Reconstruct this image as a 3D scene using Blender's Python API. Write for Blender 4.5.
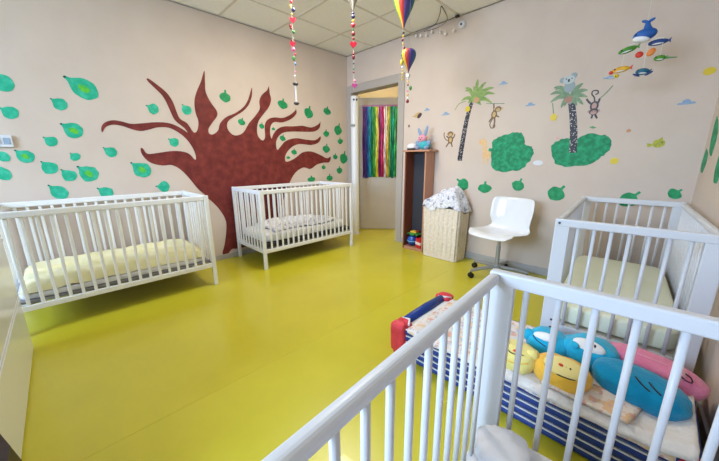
import bpy, bmesh, math, random
from mathutils import Vector, Matrix
from mathutils import noise as mnoise
random.seed(7)
for o in list(bpy.data.objects): bpy.data.objects.remove(o, do_unlink=True)
scene = bpy.context.scene
COL = scene.collection
PI = math.pi

# ---------------------------------------------------------------- camera
cam_data = bpy.data.cameras.new('camera')
cam_data.sensor_width = 36.0
cam_data.lens = 36.0 * 297.58 / 719.0
cam_data.clip_start = 0.02
cam = bpy.data.objects.new('camera', cam_data); COL.objects.link(cam)
YAW, PITCH, ROLL = math.radians(-45.085), math.radians(13.389), math.radians(-0.3775)
fw = Vector((math.sin(YAW) * math.cos(PITCH), math.cos(YAW) * math.cos(PITCH), -math.sin(PITCH)))
rt = Vector((math.cos(YAW), -math.sin(YAW), 0)); up = rt.cross(fw)
r2 = rt * math.cos(ROLL) + up * math.sin(ROLL); u2 = -rt * math.sin(ROLL) + up * math.cos(ROLL)
M = Matrix((r2, u2, -fw)).transposed().to_4x4(); M.translation = Vector((3.406, -3.165, 1.1))
cam.matrix_world = M
scene.camera = cam

# ---------------------------------------------------------------- light and exposure
scene.view_settings.view_transform = 'Standard'
scene.view_settings.look = 'None'
scene.view_settings.gamma = 1.0
scene.view_settings.use_curve_mapping = False
scene.view_settings.exposure = 0.06
world = bpy.data.worlds.new('daylight'); scene.world = world; world.use_nodes = True
bg = world.node_tree.nodes['Background']
bg.inputs[0].default_value = (0.80, 0.90, 1.0, 1); bg.inputs[1].default_value = 0.7

def area_light(name, loc, rot, sx, sy, power, color):
    l = bpy.data.lights.new(name, 'AREA'); l.shape = 'RECTANGLE'; l.size = sx; l.size_y = sy
    l.energy = power; l.color = color
    o = bpy.data.objects.new(name, l); COL.objects.link(o); o.location = loc; o.rotation_euler = rot
    return o
# daylight entering through the window of the wall behind the photographer
wl_ = area_light('window_daylight', (1.75, -5.85, 2.0), (math.radians(60), 0, 0), 2.7, 1.7, 260, (0.52, 0.72, 1.0))
wl_.data.spread = math.radians(140)
# the recessed ceiling panel that is switched on, above the photographer's left
area_light('ceiling_panel_light', (1.405, -1.46, 2.494), (0, 0, 0), 0.52, 0.52, 32, (1.0, 0.90, 0.74))
# unseen fill light facing up, added to brighten the corridor's yellow ceiling
area_light('corridor_ceiling_fill', (0.9, 1.5, 1.9), (math.radians(180), 0, 0), 1.2, 0.8, 34, (0.92, 0.95, 1.0))

# ---------------------------------------------------------------- helpers
def lin(c):
    c = c / 255.0
    return c / 12.92 if c <= 0.04045 else ((c + 0.055) / 1.055) ** 2.4
def rgb(r, g, b): return (lin(r), lin(g), lin(b), 1)

MATS = {}
def mat(name, col, rough=0.5, col2=None, scale=8.0, bump=0.0, bscale=60.0, stretch=None, spec=0.5, metal=0.0, sheen=0.0, lo=0.35, hi=0.65, coat=0.0):
    if name in MATS: return MATS[name]
    m = bpy.data.materials.new(name); m.use_nodes = True
    nt = m.node_tree; p = nt.nodes['Principled BSDF']
    p.inputs['Base Color'].default_value = col; p.inputs['Roughness'].default_value = rough
    p.inputs['Specular IOR Level'].default_value = spec; p.inputs['Metallic'].default_value = metal
    p.inputs['Sheen Weight'].default_value = sheen; p.inputs['Coat Weight'].default_value = coat
    tc = nt.nodes.new('ShaderNodeTexCoord'); mp = nt.nodes.new('ShaderNodeMapping')
    nt.links.new(tc.outputs['Object'], mp.inputs['Vector'])
    if stretch: mp.inputs['Scale'].default_value = stretch
    if col2:
        n = nt.nodes.new('ShaderNodeTexNoise'); n.inputs['Scale'].default_value = scale; n.inputs['Detail'].default_value = 5
        nt.links.new(mp.outputs[0], n.inputs['Vector'])
        r = nt.nodes.new('ShaderNodeValToRGB'); r.color_ramp.elements[0].position = lo; r.color_ramp.elements[1].position = hi
        r.color_ramp.elements[0].color = col; r.color_ramp.elements[1].color = col2
        nt.links.new(n.outputs['Fac'], r.inputs[0]); nt.links.new(r.outputs[0], p.inputs['Base Color'])
    if bump:
        n2 = nt.nodes.new('ShaderNodeTexNoise'); n2.inputs['Scale'].default_value = bscale; n2.inputs['Detail'].default_value = 4
        nt.links.new(mp.outputs[0], n2.inputs['Vector'])
        b = nt.nodes.new('ShaderNodeBump'); b.inputs['Strength'].default_value = bump; b.inputs['Distance'].default_value = 0.01
        nt.links.new(n2.outputs['Fac'], b.inputs['Height']); nt.links.new(b.outputs[0], p.inputs['Normal'])
    MATS[name] = m
    return m

def floral_mat(name, base, spots, scale, thr=0.30):
    """cloth printed with small coloured blotches"""
    m = bpy.data.materials.new(name); m.use_nodes = True; nt = m.node_tree; p = nt.nodes['Principled BSDF']
    p.inputs['Roughness'].default_value = 0.9; p.inputs['Specular IOR Level'].default_value = 0.15
    tc = nt.nodes.new('ShaderNodeTexCoord'); cur = None
    for i, (c, s) in enumerate(spots):
        n = nt.nodes.new('ShaderNodeTexNoise'); n.inputs['Scale'].default_value = scale * s; n.inputs['Detail'].default_value = 2
        mp = nt.nodes.new('ShaderNodeMapping'); mp.inputs['Location'].default_value = (i * 3.7, i * 1.3, i * 5.1)
        nt.links.new(tc.outputs['Object'], mp.inputs['Vector']); nt.links.new(mp.outputs[0], n.inputs['Vector'])
        r = nt.nodes.new('ShaderNodeValToRGB'); r.color_ramp.elements[0].position = 0.57; r.color_ramp.elements[1].position = 0.63
        nt.links.new(n.outputs['Fac'], r.inputs[0])
        mx = nt.nodes.new('ShaderNodeMix'); mx.data_type = 'RGBA'
        nt.links.new(r.outputs[0], mx.inputs[0])
        if cur is None: mx.inputs[6].default_value = base
        else: nt.links.new(cur, mx.inputs[6])
        mx.inputs[7].default_value = c
        cur = mx.outputs[2]
    nt.links.new(cur, p.inputs['Base Color'])
    b = nt.nodes.new('ShaderNodeBump'); b.inputs['Strength'].default_value = 0.35; b.inputs['Distance'].default_value = 0.01
    n = nt.nodes.new('ShaderNodeTexNoise'); n.inputs['Scale'].default_value = 45
    nt.links.new(tc.outputs['Object'], n.inputs['Vector']); nt.links.new(n.outputs['Fac'], b.inputs['Height']); nt.links.new(b.outputs[0], p.inputs['Normal'])
    return m

def glass_mat():
    m = bpy.data.materials.new('clear_glass'); m.use_nodes = True; nt = m.node_tree
    nt.nodes.remove(nt.nodes['Principled BSDF'])
    t = nt.nodes.new('ShaderNodeBsdfTransparent'); g = nt.nodes.new('ShaderNodeBsdfGlossy'); g.inputs['Roughness'].default_value = 0.02
    mx = nt.nodes.new('ShaderNodeMixShader'); mx.inputs[0].default_value = 0.06
    nt.links.new(t.outputs[0], mx.inputs[1]); nt.links.new(g.outputs[0], mx.inputs[2])
    nt.links.new(mx.outputs[0], nt.nodes['Material Output'].inputs[0])
    return m

class MB:
    """collects geometry for one mesh object"""
    def __init__(s): s.bm = bmesh.new()
    def box(s, x0, y0, z0, x1, y1, z1, bev=0.0, seg=2):
        r = bmesh.ops.create_cube(s.bm, size=1.0)
        vs = r['verts']
        for v in vs:
            v.co = Vector(((x0 + x1) / 2 + v.co.x * (x1 - x0), (y0 + y1) / 2 + v.co.y * (y1 - y0), (z0 + z1) / 2 + v.co.z * (z1 - z0)))
        if bev > 0:
            es = list({e for v in vs for e in v.link_edges})
            bmesh.ops.bevel(s.bm, geom=es, offset=bev, segments=seg, affect='EDGES', profile=0.5)
        return s
    def tube(s, pts, rad, seg=10, caps=True):
        pts = [Vector(p) for p in pts]; n = len(pts)
        rads = rad if isinstance(rad, (list, tuple)) else [rad] * n
        rings = []; prev = None
        for i, p in enumerate(pts):
            t = (pts[min(i + 1, n - 1)] - pts[max(i - 1, 0)]).normalized()
            a = prev if prev is not None else (Vector((0, 0, 1)) if abs(t.z) < 0.9 else Vector((1, 0, 0)))
            x = (a - t * a.dot(t))
            if x.length < 1e-6: x = Vector((1, 0, 0)) - t * t.x
            x.normalize(); prev = x; y = t.cross(x)
            rings.append([s.bm.verts.new(p + (x * math.cos(k * 2 * PI / seg) + y * math.sin(k * 2 * PI / seg)) * rads[i]) for k in range(seg)])
        for i in range(n - 1):
            for k in range(seg):
                s.bm.faces.new((rings[i][k], rings[i][(k + 1) % seg], rings[i + 1][(k + 1) % seg], rings[i + 1][k]))
        if caps:
            s.bm.faces.new(rings[0][::-1]); s.bm.faces.new(rings[-1])
        return s
    def lathe(s, prof, c=(0, 0, 0), seg=24):
        c = Vector(c); rings = []
        for r, z in prof:
            rings.append([s.bm.verts.new(c + Vector((max(r, 1e-4) * math.cos(k * 2 * PI / seg), max(r, 1e-4) * math.sin(k * 2 * PI / seg), z))) for k in range(seg)])
        for i in range(len(rings) - 1):
            for k in range(seg):
                s.bm.faces.new((rings[i][k], rings[i][(k + 1) % seg], rings[i + 1][(k + 1) % seg], rings[i + 1][k]))
        s.bm.faces.new(rings[0][::-1]); s.bm.faces.new(rings[-1])
        return s
    def ell(s, c, r, rot=(0, 0, 0), seg=20, rings=12, power=1.0, wob=0.0, seed=0):
        from mathutils import Euler
        R = Euler(rot).to_matrix(); q = bmesh.ops.create_uvsphere(s.bm, u_segments=seg, v_segments=rings, radius=1.0)
        for v in q['verts']:
            p = v.co.copy()
            if power != 1.0: p = Vector([math.copysign(abs(k) ** power, k) for k in p])
            if wob: p *= 1 + wob * mnoise.noise(p * 2.2 + Vector((seed, seed * 2, 0)))
            v.co = Vector(c) + R @ Vector((p.x * r[0], p.y * r[1], p.z * r[2]))
        return s
    def sheet(s, fn, nu, nv, thick=None):
        g = [[s.bm.verts.new(fn(i / nu, j / nv)) for j in range(nv + 1)] for i in range(nu + 1)]
        for i in range(nu):
            for j in range(nv):
                s.bm.faces.new((g[i][j], g[i + 1][j], g[i + 1][j + 1], g[i][j + 1]))
        if thick:
            bmesh.ops.recalc_face_normals(s.bm, faces=s.bm.faces)
            bmesh.ops.solidify(s.bm, geom=s.bm.faces[:], thickness=thick)
        return s
    def prism(s, pts, to3, t0, t1):
        a = [s.bm.verts.new(to3(u, v, t0)) for u, v in pts]; b = [s.bm.verts.new(to3(u, v, t1)) for u, v in pts]
        n = len(pts)
        s.bm.faces.new(a); s.bm.faces.new(b[::-1])
        for i in range(n): s.bm.faces.new((a[i], b[i], b[(i + 1) % n], a[(i + 1) % n]))
        return s
    def mesh(s, name, m, smooth=False):
        bmesh.ops.recalc_face_normals(s.bm, faces=s.bm.faces)
        me = bpy.data.meshes.new(name); s.bm.to_mesh(me); s.bm.free()
        me.materials.append(m)
        if smooth:
            for p in me.polygons: p.use_smooth = True
        return me
    def build(s, name, m, parent=None, loc=None, smooth=False):
        return inst(name, s.mesh(name, m, smooth), parent, loc)

def inst(name, me, parent=None, loc=None, rot=None):
    o = bpy.data.objects.new(name, me); COL.objects.link(o)
    if parent: o.parent = parent
    if loc is not None: o.location = loc
    if rot is not None: o.rotation_euler = rot
    return o
def tag(o, label, cat, group=None):
    o['label'] = label; o['category'] = cat
    if group: o['group'] = group
    return o
def thing(name, label, cat, loc=(0, 0, 0), rz=0.0, group=None):
    o = inst(name, None, None, loc, (0, 0, rz)); o.empty_display_size = 0.1
    return tag(o, label, cat, group)
def struct(o): o['kind'] = 'structure'; return o
def subsurf(o, n=1):
    m = o.modifiers.new('subsurf', 'SUBSURF'); m.levels = n; m.render_levels = n; return o
def smooth_closed(pts, n=3):
    out = []; k = len(pts)
    for i in range(k):
        p0, p1, p2, p3 = (Vector(pts[(i + d) % k]) for d in (-1, 0, 1, 2))
        for j in range(n):
            t = j / n
            out.append(tuple(0.5 * ((2 * p1) + (p2 - p0) * t + (2 * p0 - 5 * p1 + 4 * p2 - p3) * t * t + (3 * p1 - p0 - 3 * p2 + p3) * t ** 3)))
    return out
def smooth_open(pts, n=4):
    out = []; k = len(pts)
    P = [Vector(p) for p in pts]
    for i in range(k - 1):
        p0 = P[max(i - 1, 0)]; p1 = P[i]; p2 = P[i + 1]; p3 = P[min(i + 2, k - 1)]
        for j in range(n):
            t = j / n
            out.append(0.5 * ((2 * p1) + (p2 - p0) * t + (2 * p0 - 5 * p1 + 4 * p2 - p3) * t * t + (3 * p1 - p0 - 3 * p2 + p3) * t ** 3))
    out.append(P[-1]); return out

# ---------------------------------------------------------------- materials
WALL = mat('wall_paint', rgb(216, 200, 188), 0.75, rgb(211, 194, 182), 3.0, 0.05, 90, spec=0.25)
CEIL = mat('ceiling_tile', rgb(246, 244, 240), 0.9, rgb(243, 240, 236), 40, 0.12, 220, spec=0.1)
TBAR = mat('ceiling_grid', rgb(216, 210, 200), 0.6)
BASEB = mat('grey_baseboard', rgb(176, 174, 176), 0.5)
VINYL = mat('yellow_green_vinyl', rgb(208, 198, 50), 0.30, rgb(200, 190, 42), 2.2, 0.03, 300, spec=0.6, coat=0.15)
SEAM = mat('vinyl_weld', rgb(192, 182, 40), 0.5)
WHITE = mat('white_lacquer', rgb(219, 221, 228), 0.32, spec=0.5)
WHITE2 = mat('white_painted_wood', rgb(240, 240, 242), 0.4, rgb(234, 234, 238), 12, spec=0.45)
FRAME = mat('greige_door_frame', rgb(178, 170, 164), 0.45)
LEAF_DOOR = mat('greige_door_leaf', rgb(196, 186, 178), 0.5, rgb(190, 180, 172), 4)
YWALL = mat('yellow_corridor_paint', rgb(246, 226, 100), 0.7)
TREE_M = mat('red_brown_paint', rgb(104, 28, 26), 0.65, rgb(138, 52, 46), 13, 0.08, 60, lo=0.38, hi=0.78)
TEAL = mat('teal_green_paint', rgb(18, 172, 136), 0.6, rgb(70, 200, 168), 22, lo=0.42, hi=0.75)
TEAL2 = mat('deep_green_paint', rgb(12, 140, 84), 0.6, rgb(40, 168, 108), 22, lo=0.42, hi=0.75)
LIME = mat('lime_paint', rgb(112, 200, 40), 0.6, rgb(60, 185, 80), 40)
BUSH_M = mat('bush_green_paint', rgb(6, 128, 84), 0.65, rgb(34, 166, 116), 26, lo=0.40, hi=0.66)
STEMP = mat('dark_stem_paint', rgb(30, 70, 60), 0.6)
BLACK = mat('black_plastic', rgb(24, 24, 27), 0.45)
GREYM = mat('grey_metal', rgb(168, 170, 174), 0.35, metal=0.4)
STRING = mat('string', rgb(225, 222, 214), 0.8)
TREE = [(-2.835, 1.339), (-2.834, 1.382), (-2.804, 1.421), (-2.747, 1.443), (-2.687, 1.437), (-2.625, 1.423), (-2.543, 1.433), (-2.457, 1.448), (-2.37, 1.454), (-2.297, 1.443), (-2.224, 1.407), (-2.177, 1.373), (-2.195, 1.408), (-2.22, 1.432), (-2.276, 1.486), (-2.303, 1.566), (-2.324, 1.635), (-2.351, 1.694), (-2.401, 1.749), (-2.452, 1.806), (-2.44, 1.822), (-2.382, 1.783), (-2.312, 1.724), (-2.27, 1.649), (-2.25, 1.563), (-2.227, 1.498), (-2.169, 1.461), (-2.122, 1.379), (-2.085, 1.398), (-2.063, 1.487), (-2.08, 1.571), (-2.077, 1.673), (-2.049, 1.76), (-1.994, 1.868), (-1.958, 1.96), (-1.947, 1.965), (-1.956, 1.857), (-1.959, 1.773), (-1.921, 1.683), (-1.872, 1.609), (-1.873, 1.556), (-1.926, 1.488), (-1.973, 1.423), (-1.974, 1.378), (-1.94, 1.367), (-1.879, 1.41), (-1.85, 1.485), (-1.777, 1.555), (-1.674, 1.605), (-1.576, 1.677), (-1.516, 1.759), (-1.467, 1.878), (-1.457, 1.883), (-1.47, 1.794), (-1.518, 1.701), (-1.592, 1.628), (-1.688, 1.567), (-1.764, 1.51), (-1.779, 1.443), (-1.746, 1.389), (-1.689, 1.369), (-1.603, 1.407), (-1.529, 1.509), (-1.446, 1.595), (-1.383, 1.678), (-1.382, 1.756), (-1.348, 1.828), (-1.273, 1.893), (-1.247, 1.939), (-1.242, 1.862), (-1.23, 1.794), (-1.266, 1.711), (-1.343, 1.623), (-1.406, 1.548), (-1.436, 1.466), (-1.433, 1.376), (-1.381, 1.328), (-1.343, 1.369), (-1.338, 1.493), (-1.295, 1.567), (-1.204, 1.601), (-1.094, 1.604), (-0.988, 1.646), (-0.905, 1.707), (-0.893, 1.729), (-0.886, 1.677), (-0.965, 1.605), (-1.098, 1.552), (-1.208, 1.548), (-1.26, 1.499), (-1.275, 1.415), (-1.26, 1.353), (-1.232, 1.407), (-1.166, 1.473), (-1.076, 1.507), (-0.944, 1.516), (-0.807, 1.534), (-0.665, 1.521), (-0.541, 1.572), (-0.509, 1.609), (-0.528, 1.525), (-0.622, 1.473), (-0.784, 1.46), (-0.949, 1.454), (-1.081, 1.436), (-1.16, 1.389), (-1.203, 1.313), (-1.194, 1.223), (-1.137, 1.272), (-1.062, 1.336), (-0.917, 1.374), (-0.767, 1.363), (-0.609, 1.361), (-0.513, 1.416), (-0.544, 1.339), (-0.677, 1.296), (-0.862, 1.304), (-0.982, 1.263), (-1.073, 1.178), (-1.093, 1.099), (-1.052, 1.082), (-0.933, 1.13), (-0.823, 1.198), (-0.682, 1.212), (-0.535, 1.169), (-0.416, 1.122), (-0.343, 1.144), (-0.374, 1.067), (-0.47, 1.063), (-0.593, 1.039), (-0.709, 0.98), (-0.819, 1.004), (-0.945, 0.944), (-1.043, 0.823), (-1.125, 0.662), (-1.214, 0.45), (-1.273, 0.248), (-1.229, 0.065), (-1.494, 0.099), (-1.785, 0.087), (-1.87, 0.097), (-1.929, 0.046), (-1.981, 0.064), (-1.95, 0.156), (-1.917, 0.291), (-1.902, 0.427), (-1.942, 0.543), (-2.006, 0.643), (-2.082, 0.728), (-2.092, 0.749), (-2.152, 0.818), (-2.22, 0.929), (-2.287, 1.017), (-2.358, 1.061), (-2.431, 1.057), (-2.513, 1.078), (-2.561, 1.119), (-2.586, 1.172), (-2.585, 1.214), (-2.568, 1.212), (-2.541, 1.166), (-2.458, 1.174), (-2.354, 1.192), (-2.265, 1.193), (-2.189, 1.169), (-2.139, 1.107), (-2.13, 1.16), (-2.156, 1.245), (-2.202, 1.319), (-2.26, 1.371), (-2.333, 1.408), (-2.421, 1.407), (-2.496, 1.382), (-2.566, 1.365), (-2.632, 1.379), (-2.692, 1.4), (-2.753, 1.406), (-2.805, 1.384)]
LEAVES_L = [(-3.381, 1.719, -3.298, 1.596, 0.123, 0), (-3.002, 1.746, -2.818, 1.617, 0.154, 1), (-3.104, 1.571, -3.023, 1.51, 0.093, 0), (-3.377, 1.476, -3.295, 1.425, 0.094, 0), (-3.08, 1.391, -2.965, 1.308, 0.128, 1), (-3.193, 1.285, -3.126, 1.231, 0.077, 0), (-3.357, 1.186, -3.278, 1.104, 0.095, 1), (-3.455, 1.184, -3.396, 1.107, 0.063, 0), (-3.482, 1.087, -3.421, 0.97, 0.079, 0), (-3.062, 1.167, -3.017, 1.116, 0.071, 0), (-3.237, 1.103, -3.167, 1.016, 0.097, 0), (-3.137, 1.04, -3.068, 0.952, 0.092, 0), (-3.038, 1.062, -2.93, 0.955, 0.131, 1), (-2.85, 1.215, -2.77, 1.149, 0.086, 0), (-3.23, 0.922, -3.14, 0.814, 0.099, 0), (-2.943, 0.878, -2.847, 0.805, 0.094, 0), (-2.678, 1.088, -2.548, 0.972, 0.136, 1), (-2.517, 0.865, -2.402, 0.85, 0.107, 0), (-2.353, 1.307, -2.275, 1.252, 0.088, 0), (-2.49, 1.592, -2.399, 1.548, 0.094, 0), (-2.192, 1.634, -2.132, 1.549, 0.091, 0)]
LEAVES_R = [(-1.761, 1.825, -1.77, 1.701, 0.117), (-1.065, 1.829, -1.086, 1.709, 0.131), (-0.673, 1.786, -0.717, 1.636, 0.14), (-0.375, 1.815, -0.395, 1.705, 0.131), (-1.598, 1.56, -1.626, 1.484, 0.083), (-1.369, 1.531, -1.38, 1.459, 0.063), (-1.225, 1.49, -1.228, 1.451, 0.047), (-1.096, 1.408, -1.119, 1.333, 0.083), (-0.414, 1.511, -0.411, 1.412, 0.107), (-0.164, 1.608, -0.218, 1.449, 0.14), (-0.162, 1.419, -0.151, 1.322, 0.098), (-0.408, 1.32, -0.427, 1.196, 0.125), (-0.251, 1.192, -0.264, 1.106, 0.086), (-0.068, 1.224, -0.115, 1.043, 0.15), (-0.181, 1.01, -0.185, 0.898, 0.109), (-0.473, 1.041, -0.484, 0.969, 0.071), (-0.373, 0.901, -0.377, 0.801, 0.112), (-0.699, 0.89, -0.697, 0.804, 0.134), (-0.949, 1.245, -0.954, 1.167, 0.083), (-1.046, 1.154, -1.044, 1.114, 0.058)]
BUSH = [[(2.141, 1.228), (2.146, 1.273), (2.214, 1.317), (2.282, 1.335), (2.364, 1.347), (2.424, 1.31), (2.449, 1.234), (2.507, 1.207), (2.533, 1.156), (2.513, 1.09), (2.478, 1.039), (2.435, 0.999), (2.336, 0.979), (2.229, 0.976), (2.16, 1.028), (2.146, 1.119)], [(2.668, 1.199), (2.705, 1.245), (2.754, 1.267), (2.80, 1.262), (2.85, 1.258), (2.918, 1.299), (2.995, 1.286), (3.055, 1.265), (3.08, 1.212), (3.072, 1.15), (3.022, 1.097), (2.954, 1.042), (2.859, 1.032), (2.74, 1.04), (2.698, 1.099)]]
PALM1_TRUNK = [(1.802, 1.082), (1.834, 1.382), (1.864, 1.567), (1.896, 1.673)]
PALM1_FR = [(1.922, 1.68), (1.937, 1.882), (1.81, 1.821), (1.774, 1.699), (2.11, 1.778), (2.125, 1.72), (2.102, 1.638), (1.852, 1.669), (1.993, 1.633), (2.024, 1.842)]
PALM1_NUTS = [(1.942, 1.687), (1.854, 1.61)]
PALM1_VINE = [(1.709, 1.617), (1.751, 1.672), (1.828, 1.692)]
PALM2_TRUNK = [(2.835, 1.146), (2.819, 1.306), (2.794, 1.455), (2.77, 1.556)]
PALM2_FR = [(2.752, 1.595), (2.604, 1.642), (2.613, 1.576), (2.699, 1.523), (2.624, 1.694), (2.832, 1.696), (2.871, 1.639), (2.876, 1.585), (2.855, 1.53), (2.813, 1.528)]
PALM2_NUTS = [(2.746, 1.583), (2.654, 1.45)]
PALM2_STRING = [(2.63, 1.571), (2.652, 1.47)]
KOALA = [(2.73, 1.739), (2.684, 1.742), (2.761, 1.768), (2.74, 1.684)]
MONKEYA = [(1.673, 1.371), (1.678, 1.307), (1.627, 1.233), (1.705, 1.231), (1.598, 1.392), (1.727, 1.368), (1.626, 1.352), (1.744, 1.304)]
MONKEYB = [(2.169, 1.574), (2.134, 1.527), (2.135, 1.403), (2.089, 1.461), (2.121, 1.63), (2.043, 1.64), (2.223, 1.617), (2.1, 1.507), (2.183, 1.499)]
MONKEYC = [(2.932, 1.467), (2.93, 1.51), (2.872, 1.571), (2.958, 1.563), (2.924, 1.415), (2.962, 1.412), (2.923, 1.571), (2.903, 1.6), (2.918, 1.628), (2.941, 1.602), (3.027, 1.647), (2.992, 1.598)]
CLOUDS = [(2.195, 1.801), (2.454, 1.578), (1.601, 1.587), (2.577, 1.061), (3.447, 1.47), (1.356, 1.659)]
CLOUD_W = [0.084, 0.084, 0.099, 0.083, 0.092, 0.081]
GIRAFFE = [(2.032, 1.285), (2.043, 1.19), (2.093, 1.088), (2.057, 1.259)]
DOTS = [(3.119, 1.077), (3.171, 1.303), (3.519, 1.655), (3.346, 1.202), (2.946, 1.343), (1.226, 1.615), (1.107, 1.499), (2.705, 1.274), (3.012, 1.71)]
LEAFB = [(2.453, 0.912, 2.411, 0.795, 0.094), (2.108, 0.869, 2.104, 0.748, 0.116), (1.787, 0.882, 1.917, 0.784, 0.106), (2.811, 0.861, 2.714, 0.737, 0.112), (3.307, 0.843, 3.206, 0.731, 0.091), (3.525, 0.876, 3.469, 0.817, 0.069)]
PAPER = [(-3.406, 1.296), (-3.351, 1.285), (-3.357, 1.211), (-3.425, 1.195)]
LEAVES_C = [(0.142, 1.349, 0.283, 1.108, 0.225), (0.071, 1.154, 0.13, 0.999, 0.177), (0.5, 1.118, 0.614, 0.963, 0.147)]
# ---------------------------------------------------------------- the room shell
H = 2.51
m_ = MB().box(-0.3, -5.5, -0.06, 4.3, 0.0, -0.0015).box(-0.8, 0.0, -0.06, 2.6, 2.4, -0.0015)
floor = struct(m_.build('floor', SEAM))
for (x0, y0, x1, y1) in ((-0.02, -5.3, 2.0244, 0.12), (2.0255, -5.3, 4.15, 0.0), (-0.7, 0.123, 2.5, 2.3)):
    MB().box(x0, y0, -0.0015, x1, y1, 0.0).build('vinyl_sheet', VINYL, floor)

ceiling = struct(MB().box(-0.2, -5.5, H + 0.02, 4.3, 0.3, H + 0.10).build('ceiling', CEIL))
xs = [0.0] + [0.52 + 0.59 * k for k in range(6)] + [4.2]; ys = [0.0] + [-0.575 - 0.59 * k for k in range(8)] + [-5.3]
TILES = {}
for i in range(len(xs) - 1):
    for j in range(len(ys) - 1):
        a, b = xs[i], xs[i + 1]; c, d = ys[j + 1], ys[j]
        key = (round(b - a, 3), round(d - c, 3))
        if key not in TILES:
            TILES[key] = MB().box(-(b - a) / 2 + 0.010, -(d - c) / 2 + 0.010, 0.004, (b - a) / 2 - 0.010, (d - c) / 2 - 0.010, 0.02, 0.003, 1).mesh('ceiling_panel', CEIL)
        inst('ceiling_panel', TILES[key], ceiling, ((a + b) / 2, (c + d) / 2, H))
for x in xs[1:-1]: MB().box(x - 0.012, -5.3, H + 0.002, x + 0.012, 0, H + 0.02).build('grid_bar', TBAR, ceiling)
for y in ys[1:-1]: MB().box(0, y - 0.012, H + 0.0022, 4.2, y + 0.012, H + 0.02).build('grid_bar', TBAR, ceiling)

def emit_mat(name, col, s):
    m = bpy.data.materials.new(name); m.use_nodes = True; p = m.node_tree.nodes['Principled BSDF']
    p.inputs['Base Color'].default_value = col; p.inputs['Emission Color'].default_value = col; p.inputs['Emission Strength'].default_value = s; return m
lp = thing('ceiling_lamp', 'square white recessed ceiling light panel, switched on', 'ceiling light', (1.405, -1.46, H - 0.006))
MB().box(-0.29, -0.29, -0.004, 0.29, -0.265, 0.006).box(-0.29, 0.265, -0.004, 0.29, 0.29, 0.006).box(-0.29, -0.265, -0.004, -0.265, 0.265, 0.006).box(0.265, -0.265, -0.004, 0.29, 0.265, 0.006).build('frame', WHITE2, lp)
MB().box(-0.265, -0.265, 0.0, 0.265, 0.265, 0.006).build('diffuser', emit_mat('lit_diffuser', (1.0, 0.95, 0.86, 1), 4.0), lp)
struct(MB().box(-0.12, -5.32, 0, 0.0, 0.13, H).build('wall_left', WALL))
DX0, DX1, DH = 0.065, 0.955, 2.04
struct(MB().box(0.0, 0.0, 0, DX0, 0.13, H).box(DX1, 0, 0, 3.75, 0.13, H).box(DX0, 0, DH, DX1, 0.13, H).build('wall_back', WALL))
cx = lambda y: 3.585 - 0.068 * y
struct(MB().prism([(cx(0), 0), (cx(0) + 0.12, 0), (cx(-5.32) + 0.12, -5.32), (cx(-5.32), -5.32)], lambda u, v, t: Vector((u, v, t)), 0, H).build('wall_right', WALL))
# the wall behind the photographer, with its window
WY = -5.2; WX0, WX1, WZ0, WZ1 = 0.65, 2.85, 0.90, 2.36
struct(MB().box(0, WY - 0.12, 0, cx(WY), WY, WZ0).box(0, WY - 0.12, WZ1, cx(WY), WY, H).box(0, WY - 0.12, WZ0, WX0, WY, WZ1).box(WX1, WY - 0.12, WZ0, cx(WY), WY, WZ1).build('wall_front', WALL))
win = struct(MB().box(WX0, WY - 0.09, WZ0, WX1, WY - 0.03, WZ0 + 0.05).box(WX0, WY - 0.09, WZ1 - 0.05, WX1, WY - 0.03, WZ1)
             .box(WX0, WY - 0.09, WZ0, WX0 + 0.05, WY - 0.03, WZ1).box(WX1 - 0.05, WY - 0.09, WZ0, WX1, WY - 0.03, WZ1).build('window_1', WHITE))
GL = glass_mat()
wpx = (WX1 - WX0 - 0.05) / 3
for k in range(3):
    x0 = WX0 + 0.05 + k * wpx
    MB().box(x0, WY - 0.062, WZ0 + 0.05, x0 + wpx - 0.05, WY - 0.056, WZ1 - 0.05).build('pane', GL, win)
    if k < 2: MB().box(x0 + wpx - 0.05, WY - 0.09, WZ0 + 0.05, x0 + wpx, WY - 0.03, WZ1 - 0.05).build('mullion', WHITE, win)
MB().box(WX0 - 0.05, WY - 0.03, WZ0 - 0.03, WX1 + 0.05, WY + 0.06, WZ0, 0.005).build('window_sill', WHITE, win)

struct(MB().box(0.0, -5.2, 0, 0.012, -0.002, 0.055, 0.003, 1).build('baseboard_left', BASEB))
struct(MB().box(1.03, -0.012, 0, 3.58, 0.0, 0.072, 0.003, 1).build('baseboard_back', BASEB))
struct(MB().prism([(cx(0) - 0.012, -0.013), (cx(0), -0.013), (cx(WY), WY), (cx(WY) - 0.012, WY)], lambda u, v, t: Vector((u, v, t)), 0, 0.085).build('baseboard_right', BASEB))

# door frame, door leaf and the corridor behind
fr = struct(MB().box(0.001, -0.015, 0, DX0 + 0.02, 0.135, DH + 0.08, 0.003, 1).box(DX1 - 0.02, -0.015, 0, DX1 + 0.075, 0.135, DH + 0.08, 0.003, 1)
            .box(DX0 + 0.02, -0.015, DH - 0.02, DX1 - 0.02, 0.135, DH + 0.08, 0.003, 1).build('trim_1', FRAME))
ang = math.radians(43.3)
dl = inst('door_1', MB().box(0, 0, 0.008, 0.83, 0.04, 1.985, 0.002, 1).mesh('door_1', LEAF_DOOR), None, (0.062, 0.150, 0), (0, 0, ang)); struct(dl)
MB().tube([(0.74, -0.002, 1.02), (0.74, -0.045, 1.02), (0.62, -0.045, 1.02)], 0.009, 8).build('door_handle', GREYM, dl)
struct(MB().box(-0.72, 2.25, 0, 2.55, 2.33, 2.6).build('wall_corridor_back', YWALL))
struct(MB().box(-0.8, 0.13, 0, -0.72, 2.33, 2.6).build('wall_corridor_left', WALL))
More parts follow.
